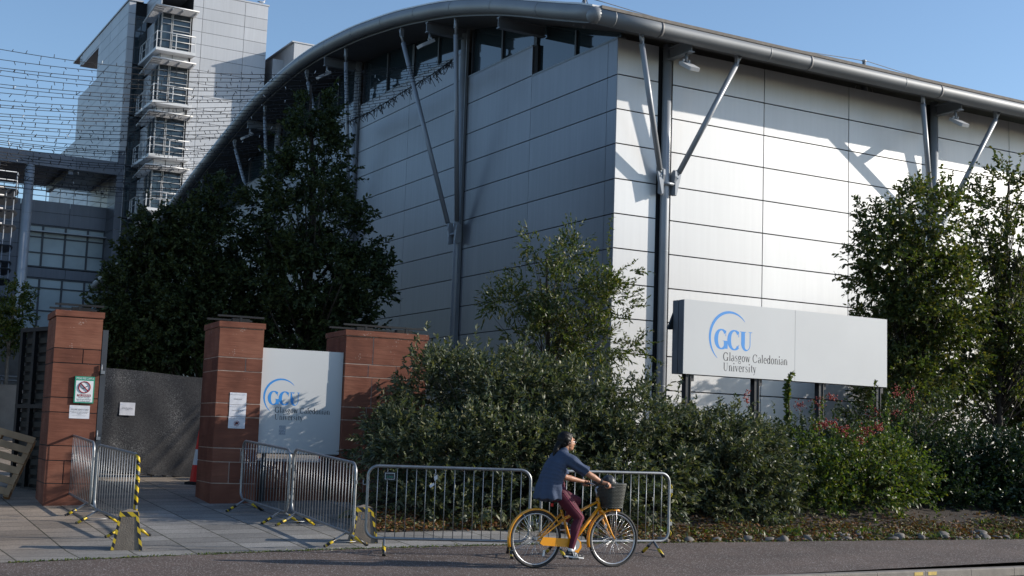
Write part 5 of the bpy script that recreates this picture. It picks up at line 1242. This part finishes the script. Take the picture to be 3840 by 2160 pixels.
# ================================================================== BICYCLE
W0 = Vector((.386, 16.09, .004)); BA = R_(24.6)
bd = Vector((cos(BA), sin(BA), 0)); bn = Vector((bd.y, -bd.x, 0))      # bn towards the camera (right side of the bike)
def bp_(s, z, o=0.): return Vector((s, -o, z))                        # local: x forward, y left
bike = empty('bicycle', W0, 'orange step through city bicycle with a dark wicker front basket', 'bicycle', rz=BA)
WBs = 1.07; RW = .345
def wheel(cx, name='wheel'):
    t = MB('tyre'); n = 64
    t.tube([(cx+(RW-.018)*cos(a), 0, RW+(RW-.018)*sin(a)) for a in np.linspace(0, 2*pi, n+1)[:-1]], .0185, 10, closed=True)
    wo = empty(name, (0, 0, 0)); wo.parent = bike
    t.build('tyre', wo)
    r = MB('rim'); r.tube([(cx+(RW-.042)*cos(a), 0, RW+(RW-.042)*sin(a)) for a in np.linspace(0, 2*pi, n+1)[:-1]], .011, 8, closed=True); r.build('rim', wo)
    h_ = MB('rim'); h_.tube([(cx, -.05, RW), (cx, .05, RW)], .018, 10)
    for y in (-.03, .03): h_.tube([(cx, y-.002, RW), (cx, y+.002, RW)], .032, 12)
    h_.build('hub', wo)
    s = MB('spoke')
    for k in range(32):
        a = 2*pi*k/32; y = .03 if k % 2 else -.03; a2 = a+(.55 if (k//2) % 2 else -.55)
        s.tube([(cx+.03*cos(a2), y, RW+.03*sin(a2)), (cx+(RW-.045)*cos(a), 0, RW+(RW-.045)*sin(a))], .0017, 4)
    s.build('spokes', wo)
    v = MB('label_white'); a = 2.2 if cx > .5 else -1.0; v.obox((cx+.2*cos(a)-.012, -.012, RW+.2*sin(a)-.035), (.025, 0, 0), (0, .006, 0), (.01, 0, .075)); v.build('reflector', wo)
wheel(0); wheel(WBs)
def fender(cx, a0, a1, name='mudguard'):
    f = MB('bike_orange'); R0 = RW+.018; n = 26; vs = []
    for i in range(n+1):
        a = R_(a0+(a1-a0)*i/n)
        for y, dr in ((-.027, -.014), (-.020, .002), (0, .008), (.020, .002), (.027, -.014), (.023, -.018), (0, .003), (-.023, -.018)):
            vs.append((cx+(R0+dr)*cos(a), y, RW+(R0+dr)*sin(a)))
    fs = [(i*8+j, i*8+(j+1) % 8, (i+1)*8+(j+1) % 8, (i+1)*8+j) for i in range(n) for j in range(8)]+[tuple(range(8))[::-1], tuple(n*8+j for j in range(8))]
    f.add(vs, fs, 0, True); o = f.build(name, bike)
    s = MB('spoke')
    for a in (R_(a0+8), R_(a0+(a1-a0)*.45)):
        for y in (-.03, .03): s.tube([(cx, y*1.4, RW), (cx+(R0-.01)*cos(a), y, RW+(R0-.01)*sin(a))], .0028, 5)
    s.build('stay', o)
fender(0, 195, 32); fender(WBs, 196, 78)
BB = (.485, 0, .285)
fr = MB('bike_orange')
def ft(a, b, r0, r1=None, y0=0, y1=0, fl=1): fr.tube([(a[0], y0, a[1]), ((a[0]+b[0])/2, (y0+y1)/2, (a[1]+b[1])/2), (b[0], y1, b[1])], [r0, (r0+(r1 or r0))/2, r1 or r0], 12, flat=fl)
HT, HB = (.832, .850), (.872, .712)
ft(HT, HB, .021)
ft((.862, .735), (BB[0], BB[2]), .021, .024)
ft((BB[0], BB[2]), (.335, .70), .017)
for y in (-1, 1):
    ft((.838, .80), (.375, .585), .012, .011, .012*y, .03*y)
    ft((.375, .585), (.03, .355), .011, .009, .03*y, .058*y)
    ft((.345, .655), (.01, .345), .008, .007, .02*y, .06*y)
    ft((.46, .275), (.0, .33), .011, .009, .03*y, .06*y)
fr.build('frame', bike)
fk = MB('bike_orange'); 
for y in (-.048, .048):
    fk.tube([(.876, y*.5, .700), (.90, y, .665), (.96, y, .53), (1.03, y, .40), (WBs, y, RW)], [.017, .016, .014, .011, .008], 10)
fk.tube([(.876, -.05, .688), (.876, .05, .688)], .017, 10); fk.build('fork', bike)
cg = MB('bike_orange'); cg.prism([(.02, .30), (.06, .375), (.42, .355), (.50, .38), (.575, .32), (.585, .25), (.54, .185), (.46, .20), (.40, .255), (.06, .275)], (0, -.075, 0), Vector((1, 0, 0)), Vector((0, 0, 1)), Vector((0, -1, 0)), .014); cg.build('chain_guard', bike)
dg = MB('rim'); dg.tube([(BB[0], -.095, BB[2]), (BB[0], -.098, BB[2])], .07, 24); dg.build('chain_disc', bike)
ck = MB('rim'); 
NEARP = (.455, -.14, .125); FARP = (.515, .14, .445)
ck.tube([(BB[0], -.105, BB[2]), (NEARP[0], -.11, NEARP[2])], .011, 8); ck.tube([(BB[0], .085, BB[2]), (FARP[0], .09, FARP[2])], .011, 8); ck.tube([(BB[0], -.11, BB[2]), (BB[0], .09, BB[2])], .018, 8)
cko = ck.build('crankset', bike)
for p in (NEARP, FARP):
    pm = MB('black_plastic'); pm.box(p[0]-.045, p[0]+.045, p[1]-.045, p[1]+.045, p[2]-.012, p[2]+.012); pm.build('pedal', cko)
sp_ = MB('rim'); sp_.tube([(.335, 0, .69), (.300, 0, .81)], .0135, 10); sp_.build('seat_post', bike)
sa = MB('black_plastic'); sa.ell((.235, 0, .835), (.10, .10, .035), 16); sa.ell((.36, 0, .835), (.12, .03, .025), 14); me = remesh(sa, .008, 3); o = from_mesh('saddle', me, 'black_plastic', bike)
rf = MB('cone_red'); rf.box(.205, .215, -.025, .025, .735, .775); rf.build('rear_reflector', bike)
sb = MB('rim'); sb.tube([(.832, 0, .85), (.805, 0, .96)], .013, 10); sb.tube([(.805, 0, .96), (.86, 0, .985)], .015, 10)
hbp = [(.72, -.27, 1.005), (.80, -.255, 1.01), (.86, -.15, 1.0), (.87, 0, .985), (.86, .15, 1.0), (.80, .255, 1.01), (.72, .27, 1.005)]
hbp = [(.80, -.30, 1.005), (.86, -.24, 1.01), (.885, -.12, 1.0), (.87, 0, .985), (.885, .12, 1.0), (.86, .24, 1.01), (.80, .30, 1.005)]
sb.tube(hbp, .011, 10); hb = sb.build('handlebar', bike)
for y in (-1, 1):
    g_ = MB('black_plastic'); g_.tube([(.775, .325*y, 1.003), (.858, .243*y, 1.01)], .017, 10); g_.build('grip', hb)
    g_ = MB('rim'); g_.tube([(.875, .22*y, 1.0), (.90, .24*y, .985), (.885, .32*y, .985)], .006, 6); g_.build('brake_lever', hb)
g_ = MB('black_plastic'); g_.ell((.86, .12, 1.03), (.03, .03, .022), 10); g_.build('bell', hb)
cb = MB('cable'); cb.tube([(.89, -.2, .99), (.93, -.12, .93), (.89, -.04, .86), (.865, -.03, .74)], .004, 5); cb.tube([(.89, .2, .99), (.92, .1, .92), (.88, .04, .84), (.86, .03, .72)], .004, 5); cb.build('brake_cable', bike)
# wicker basket with a weave built as geometry
bk = MB('wicker'); nb2 = 40
def bask(a, z):
    k = (z-.735)/.285; rx = .118+.035*k; ry = .145+.04*k; c, s = cos(a), sin(a)
    q = (abs(c)**4+abs(s)**4)**-.25
    return Vector((1.015+rx*c*q, ry*s*q, z))
for j in range(17):
    z = .745+j*.0165; bk.tube([bask(2*pi*i/nb2, z)+(bask(2*pi*i/nb2, z)-Vector((1.015, 0, z))).normalized()*(.004*(1 if (i+j) % 2 else -1)) for i in range(nb2)], .0078, 5, closed=True)
for i in range(nb2): bk.tube([bask(2*pi*i/nb2, .735), bask(2*pi*i/nb2, 1.02)], .0045, 4)
bk.tube([bask(2*pi*i/nb2, 1.022) for i in range(nb2)], .012, 6, closed=True); bk.tube([bask(2*pi*i/nb2, .735) for i in range(nb2)], .009, 6, closed=True)
bk.prism([(.118*cos(a)*.95, .14*sin(a)) for a in np.linspace(0, 2*pi, 20)[:-1]], (1.015, 0, .732), Vector((1, 0, 0)), Vector((0, 1, 0)), Vector((0, 0, 1)), .01)
bko = bk.build('basket', bike); br = MB('spoke'); br.tube([(.93, .03, .725), (1.08, .05, .73), (1.075, .055, RW)], .005, 6); br.tube([(.93, -.03, .725), (1.08, -.05, .73), (1.075, -.055, RW)], .005, 6); br.build('rack', bike)
bg_ = MB('black_plastic')
bg_.ell((1.0, .0, .93), (.10, .12, .12), 16); bg_.ell((.985, .0, 1.04), (.085, .10, .095), 16); bg_.ell((1.04, .03, 1.02), (.06, .08, .07), 12); bg_.ell((.95, -.04, 1.06), (.05, .05, .06), 12); bg_.ell((1.06, -.05, .98), (.05, .05, .07), 12)
me = remesh(bg_, .010, 3); o = from_mesh('bag', me, 'black_plastic'); o.location = W0; o.rotation_euler = (0, 0, BA); tag(o, 'black bag bulging out of the bicycle basket', 'bag')
# ================================================================== CYCLIST (local bike axes: x forward, -y towards the camera)
rider = empty('person', W0, 'cyclist in a loose blue grey t shirt and maroon leggings, riding the orange bicycle', 'person', rz=BA)
def cap(mb, pts, radii, n=16):
    """chain of tapered rounded segments"""
    P = [Vector(p) for p in pts]
    for (a, b, ra, rb) in zip(P, P[1:], radii, radii[1:]):
        k = max(2, int((b-a).length/(min(ra, rb)*.55)))
        mb.tube([a.lerp(b, i/k) for i in range(k+1)], [ra+(rb-ra)*i/k for i in range(k+1)], n)
    for p, r in zip(P, radii): mb.ell(p, (r, r, r), n)
HIPN, HIPF = (.265, -.095, .895), (.265, .095, .895)
KN, KF = (.535, -.105, .605), (.60, .10, .80)
AN, AF = (.425, -.12, .235), (.455, .12, .54)
# --- leggings
lg = MB('leggings'); lg.ell((.245, 0, .915), (.135, .165, .12), 18); lg.ell((.20, -.075, .88), (.11, .09, .09), 14); lg.ell((.20, .075, .88), (.11, .09, .09), 14); lg.ell((.26, 0, 1.0), (.10, .14, .1), 16)
for h_, k_, a_ in ((HIPN, KN, AN), (HIPF, KF, AF)):
    h_, k_, a_ = Vector(h_), Vector(k_), Vector(a_)
    cap(lg, [h_, h_.lerp(k_, .5), k_-(k_-h_)*.08, k_], [.098, .085, .064, .060])
    kc = k_.lerp(a_, .33)+Vector((-.022, 0, 0)); cap(lg, [k_, kc, k_.lerp(a_, .7), a_], [.058, .059, .043, .034])
me = remesh(lg, .009, 6); from_mesh('leggings', me, 'leggings', rider)
st = MB('pink')                                       # fine seam line on the near leg
st.tube([Vector(HIPN)+Vector((-.005, -.098, .02)), Vector(HIPN).lerp(Vector(KN), .5)+Vector((.01, -.085, 0)), Vector(KN)+Vector((.015, -.060, .02)), Vector(KN).lerp(Vector(AN), .4)+Vector((.0, -.061, 0)), Vector(AN)+Vector((0, -.036, .04))], .0022, 5)
st.build('seam', rider)
# --- shoes
for (A_, tilt, s_) in ((AN, -.10, -1), (AF, .05, 1)):
    M_ = Matrix.Rotation(-tilt, 3, 'Y'); A_ = Vector(A_)
    T_ = lambda x, y, z: A_+M_ @ Vector((x, y, z))
    sh_ = MB('shoe_white'); 
    for x, z, rx, ry, rz in ((-.03, -.060, .045, .036, .032), (.03, -.055, .06, .040, .036), (.09, -.068, .06, .043, .026), (.145, -.074, .045, .040, .020), (-.01, -.025, .042, .034, .03)):
        sh_.ell(T_(x, 0, z), (rx, ry, rz), 14, M=M_)
    me = remesh(sh_, .006, 3); so = from_mesh('shoe', me, 'black_plastic', rider)
    sl_ = MB('shoe_white'); pr = [(-.078, -.012), (-.07, .02), (0, .03), (.09, .040), (.16, .032), (.188, 0), (.16, -.035), (.09, -.042), (0, -.032), (-.07, -.025)]
    sl_.prism(pr, T_(0, 0, -.098), M_ @ Vector((1, 0, 0)), Vector((0, 1, 0)), M_ @ Vector((0, 0, 1)), .017); sl_.build('sole', so)
    sr = MB('shoe_white')
    for q in range(3): sr.obox(T_(.025+q*.024, s_*.041, -.078), M_ @ Vector((.010, 0, 0)), Vector((0, s_*.006, 0)), M_ @ Vector((-.022, 0, .042)))
    sr.build('stripes', so)
    sk = MB('shoe_white'); sk.tube([T_(-.008, 0, -.03), T_(-.006, 0, .005)], [.042, .037], 12); sk.build('sock_cuff', so)
# --- torso in a loose shirt, built as rings
NECK = Vector((.335, 0, 1.385)); 
rings = [  # centre x, z, half depth, half width, forward tilt
    (.155, .865, .160, .205, .05), (.160, .91, .160, .208, .08), (.170, .98, .150, .205, .12), (.190, 1.07, .140, .198, .2), (.220, 1.16, .132, .196, .28), (.255, 1.24, .122, .196, .34), (.290, 1.305, .105, .192, .40), (.312, 1.35, .095, .180, .45), (.330, 1.385, .068, .11, .5), (.338, 1.402, .056, .066, .5)]
sh_ = MB('shirt')
for a, b in zip(rings, rings[1:]):
    for q in (0, .5):
        x, z, dx, wy, tl = [a[i]+(b[i]-a[i])*q for i in range(5)]
        M_ = Matrix.Rotation(tl, 3, 'Y'); sh_.ell((x, 0, z), (dx, wy, .07), 26, M=M_)
SN, SF = Vector((.375, -.185, 1.285)), Vector((.36, .185, 1.285))
EN, EF = Vector((.575, -.255, 1.135)), Vector((.49, .235, 1.085))
cap(sh_, [SN+Vector((-.06, .06, .03)), SN, SN.lerp(EN, .5)], [.080, .074, .068], 18); sh_.tube([SN.lerp(EN, .45), SN.lerp(EN, .62), SN.lerp(EN, .84)], [.068, .073, .083], 20)
cap(sh_, [SF+Vector((-.06, -.06, .03)), SF, SF.lerp(EF, .5)], [.080, .074, .068], 18); sh_.tube([SF.lerp(EF, .45), SF.lerp(EF, .62), SF.lerp(EF, .84)], [.068, .072, .080], 20)
sh_.prism([(.163*cos(a), .207*sin(a)) for a in np.linspace(0, 2*pi, 29)[:-1]], (.148, 0, .825), Vector((1, 0, 0)), Vector((0, 1, 0)), Vector((.1, 0, 1)), .07)
me = remesh(sh_, .010, 7)
# folds pressed into the cloth, and an open hem
V = np.array([v.co[:] for v in me.vertices]); No = np.array([v.normal[:] for v in me.vertices])
def wv(p, d, f, ph): return np.sin((p @ np.array(d))*f+ph)
w1 = wv(V, (.5, .2, .85), 48, 0)*wv(V, (.9, .1, -.3), 15, 1)+.5*wv(V, (.8, .5, .5), 70, 2)*wv(V, (.1, .6, .9), 12, 0)
amp = .008*(.30+np.clip((V[:, 0]-.2)/.3, 0, 1))
drape = np.clip((1.15-V[:, 2])/.3, 0, 1)*.012*np.sin(np.arctan2(V[:, 1], V[:, 0]-.16)*9+V[:, 2]*6)
armf = np.exp(-((V[:, 0]-.40)**2+(V[:, 2]-1.17)**2)/.012)*.014*np.sin((V[:, 0]*.6+V[:, 2])*80)
V = V+No*(amp*w1+drape+armf)[:, None]
me.vertices.foreach_set('co', V.ravel()); me.update()
shirt = from_mesh('t_shirt', me, 'shirt', rider)
md = shirt.modifiers.new('s', 'SMOOTH'); md.iterations = 1
# --- body: head, neck, arms and hands as one continuous skin mesh
bd_ = MB('skin'); HC = Vector((.385, 0, 1.515))
cap(bd_, [(.325, 0, 1.36), (.345, 0, 1.41), (.372, 0, 1.46)], [.058, .050, .052], 16)
bd_.ell(HC+Vector((-.012, 0, .022)), (.094, .074, .092), 22); bd_.ell(HC+Vector((.035, 0, -.018)), (.062, .060, .078), 20)
bd_.ell(HC+Vector((.055, 0, -.072)), (.036, .036, .030), 14); bd_.ell(HC+Vector((.03, 0, -.062)), (.055, .052, .038), 14)      # chin and jaw
bd_.ell(HC+Vector((.082, 0, .030)), (.020, .042, .022), 12)                                                               # brow
cap(bd_, [HC+Vector((.092, 0, .010)), HC+Vector((.108, 0, -.020))], [.008, .012], 10)                                     # nose
for s_ in (-1, 1): bd_.ell(HC+Vector((.070, s_*.034, -.022)), (.022, .018, .020), 10)                                     # cheeks
bd_.ell(HC+Vector((.090, 0, -.046)), (.012, .022, .006), 10); bd_.ell(HC+Vector((.089, 0, -.056)), (.011, .020, .006), 10)   # lips
for s_ in (-1, 1): bd_.ell(HC+Vector((-.002, s_*.076, -.012)), (.017, .009, .029), 12)                                      # ears
def arm(Sh, El, Wr, s_, ):
    cap(bd_, [Sh, Sh.lerp(El, .5), El, El.lerp(Wr, .35), El.lerp(Wr, .8), Wr], [.048, .043, .037, .038, .027, .023], 14)
def hand(Wr, G0, G1, s_):
    """hand closed round the grip running G0 (outer end) to G1 (inner)"""
    g = (G1-G0).normalized(); mid = G0.lerp(G1, .5); fw = (mid-Wr); fw = (fw-g*fw.dot(g)).normalized(); upv = fw.cross(g)
    if upv.z < 0: upv = -upv
    palm = mid-fw*.012+upv*.020; cap(bd_, [Wr, Wr.lerp(palm, .5), palm], [.023, .024, .022], 12)
    bd_.ell(palm-fw*.012, (.034, .034, .017), 14)
    for k in range(4):
        r = (.0092, .0095, .009, .0078)[k]; base = palm+g*((1.5-k)*-.0195*-1)+fw*.016
        rad = .0275; cen = mid+g*((1.5-k)*.0195)
        pts = [base]
        for q, a in enumerate((60, 15, -35, -85, -130)):
            a = R_(a-(3*k)); pts.append(cen+fw*(rad*cos(a))+upv*(rad*sin(a)))
        cap(bd_, pts, [r*1.08, r*1.05, r, r, r*.95, r*.85], 8)
    th = palm+g*.035-fw*.004; cap(bd_, [palm-fw*.01+g*.015, th+g*.006+upv*.002, mid+g*.048+fw*.016+upv*.006, mid+g*.052+fw*.030-upv*.010], [.015, .0125, .011, .009], 8)
GN0, GN1 = Vector((.775, -.325, 1.003)), Vector((.858, -.243, 1.01)); GF0, GF1 = Vector((.775, .325, 1.003)), Vector((.858, .243, 1.01))
WN, WF = Vector((.745, -.262, 1.045)), Vector((.735, .262, 1.04))
arm(SN+Vector((0, .01, 0)), EN, WN, -1); arm(SF+Vector((0, -.01, 0)), EF, WF, 1)
hand(WN, GN0, GN1, -1); hand(WF, GF0, GF1, 1)
me = remesh(bd_, .0048, 2, .4); from_mesh('body', me, 'skin', rider)
# --- hair pulled back into a low tail
hr = MB('hair'); hr.ell(HC+Vector((-.022, 0, .034)), (.103, .084, .098), 24); hr.ell(HC+Vector((-.055, 0, -.012)), (.066, .074, .072), 18)
hr.ell(HC+Vector((.020, 0, .090)), (.055, .06, .024), 14)
cap(hr, [HC+Vector((-.10, 0, -.02)), HC+Vector((-.130, -.01, -.06)), HC+Vector((-.160, -.02, -.115)), HC+Vector((-.185, -.025, -.165))], [.040, .038, .034, .014], 14)
me = remesh(hr, .006, 3); V = np.array([v.co[:] for v in me.vertices]); No = np.array([v.normal[:] for v in me.vertices])
V += No*(.0022*np.sin(V[:, 1]*420+V[:, 2]*60))[:, None]
# keep the hairline: pull the hair inside the head in front of and below it
face = (V[:, 0] > HC.x+.028+.55*(V[:, 2]-HC.z-.03)*0+.035*np.clip((V[:, 2]-HC.z-.02)/.08, 0, 1)) & (V[:, 2] < HC.z+.075)
c_ = np.array(HC); V[face] = c_+(V[face]-c_)*.72
me.vertices.foreach_set('co', V.ravel()); me.update(); from_mesh('hair', me, 'hair', rider)
# eyes, brows, glasses, earbud, bracelet
ey = MB(['label_white', 'ink'])
for s_ in (-1, 1): ey.ell(HC+Vector((.084, s_*.030, .006)), (.010, .012, .007), 10); ey.ell(HC+Vector((.091, s_*.031, .006)), (.005, .006, .006), 8, 1); ey.tube([HC+Vector((.093, s_*.015, .026)), HC+Vector((.094, s_*.03, .030)), HC+Vector((.084, s_*.048, .025))], .0028, 5, 1)
ey.build('eyes', rider)
gl_ = MB('rim')
for s_ in (-1, 1):
    gl_.tube([HC+Vector((.103-.010*abs(cos(a)+.3)*.5, s_*.033+.025*cos(a), .002+.019*sin(a))) for a in np.linspace(0, 2*pi, 21)[:-1]], .0018, 5, closed=True)
    gl_.tube([HC+Vector((.094, s_*.058, .008)), HC+Vector((.075, s_*.074, .010)), HC+Vector((.0, s_*.084, .006)), HC+Vector((-.015, s_*.082, -.008))], .0022, 5)
gl_.tube([HC+Vector((.103, -.009, .006)), HC+Vector((.106, 0, .009)), HC+Vector((.103, .009, .006))], .0018, 5); gl_.build('glasses', rider)
eb = MB('black_plastic'); eb.ell(HC+Vector((.004, -.088, -.014)), (.009, .007, .011), 10); eb.build('earbud', rider)
br_ = MB('black_plastic'); c = EN.lerp(WN, .88); d = (WN-EN).normalized(); a_ = d.orthogonal().normalized(); b_ = d.cross(a_)
for q, r in ((0, .031), (.014, .030)): br_.tube([c+d*q+(a_*cos(t_)+b_*sin(t_))*r for t_ in np.linspace(0, 2*pi, 17)[:-1]], .005, 6, closed=True)
br_.build('bracelet', rider)
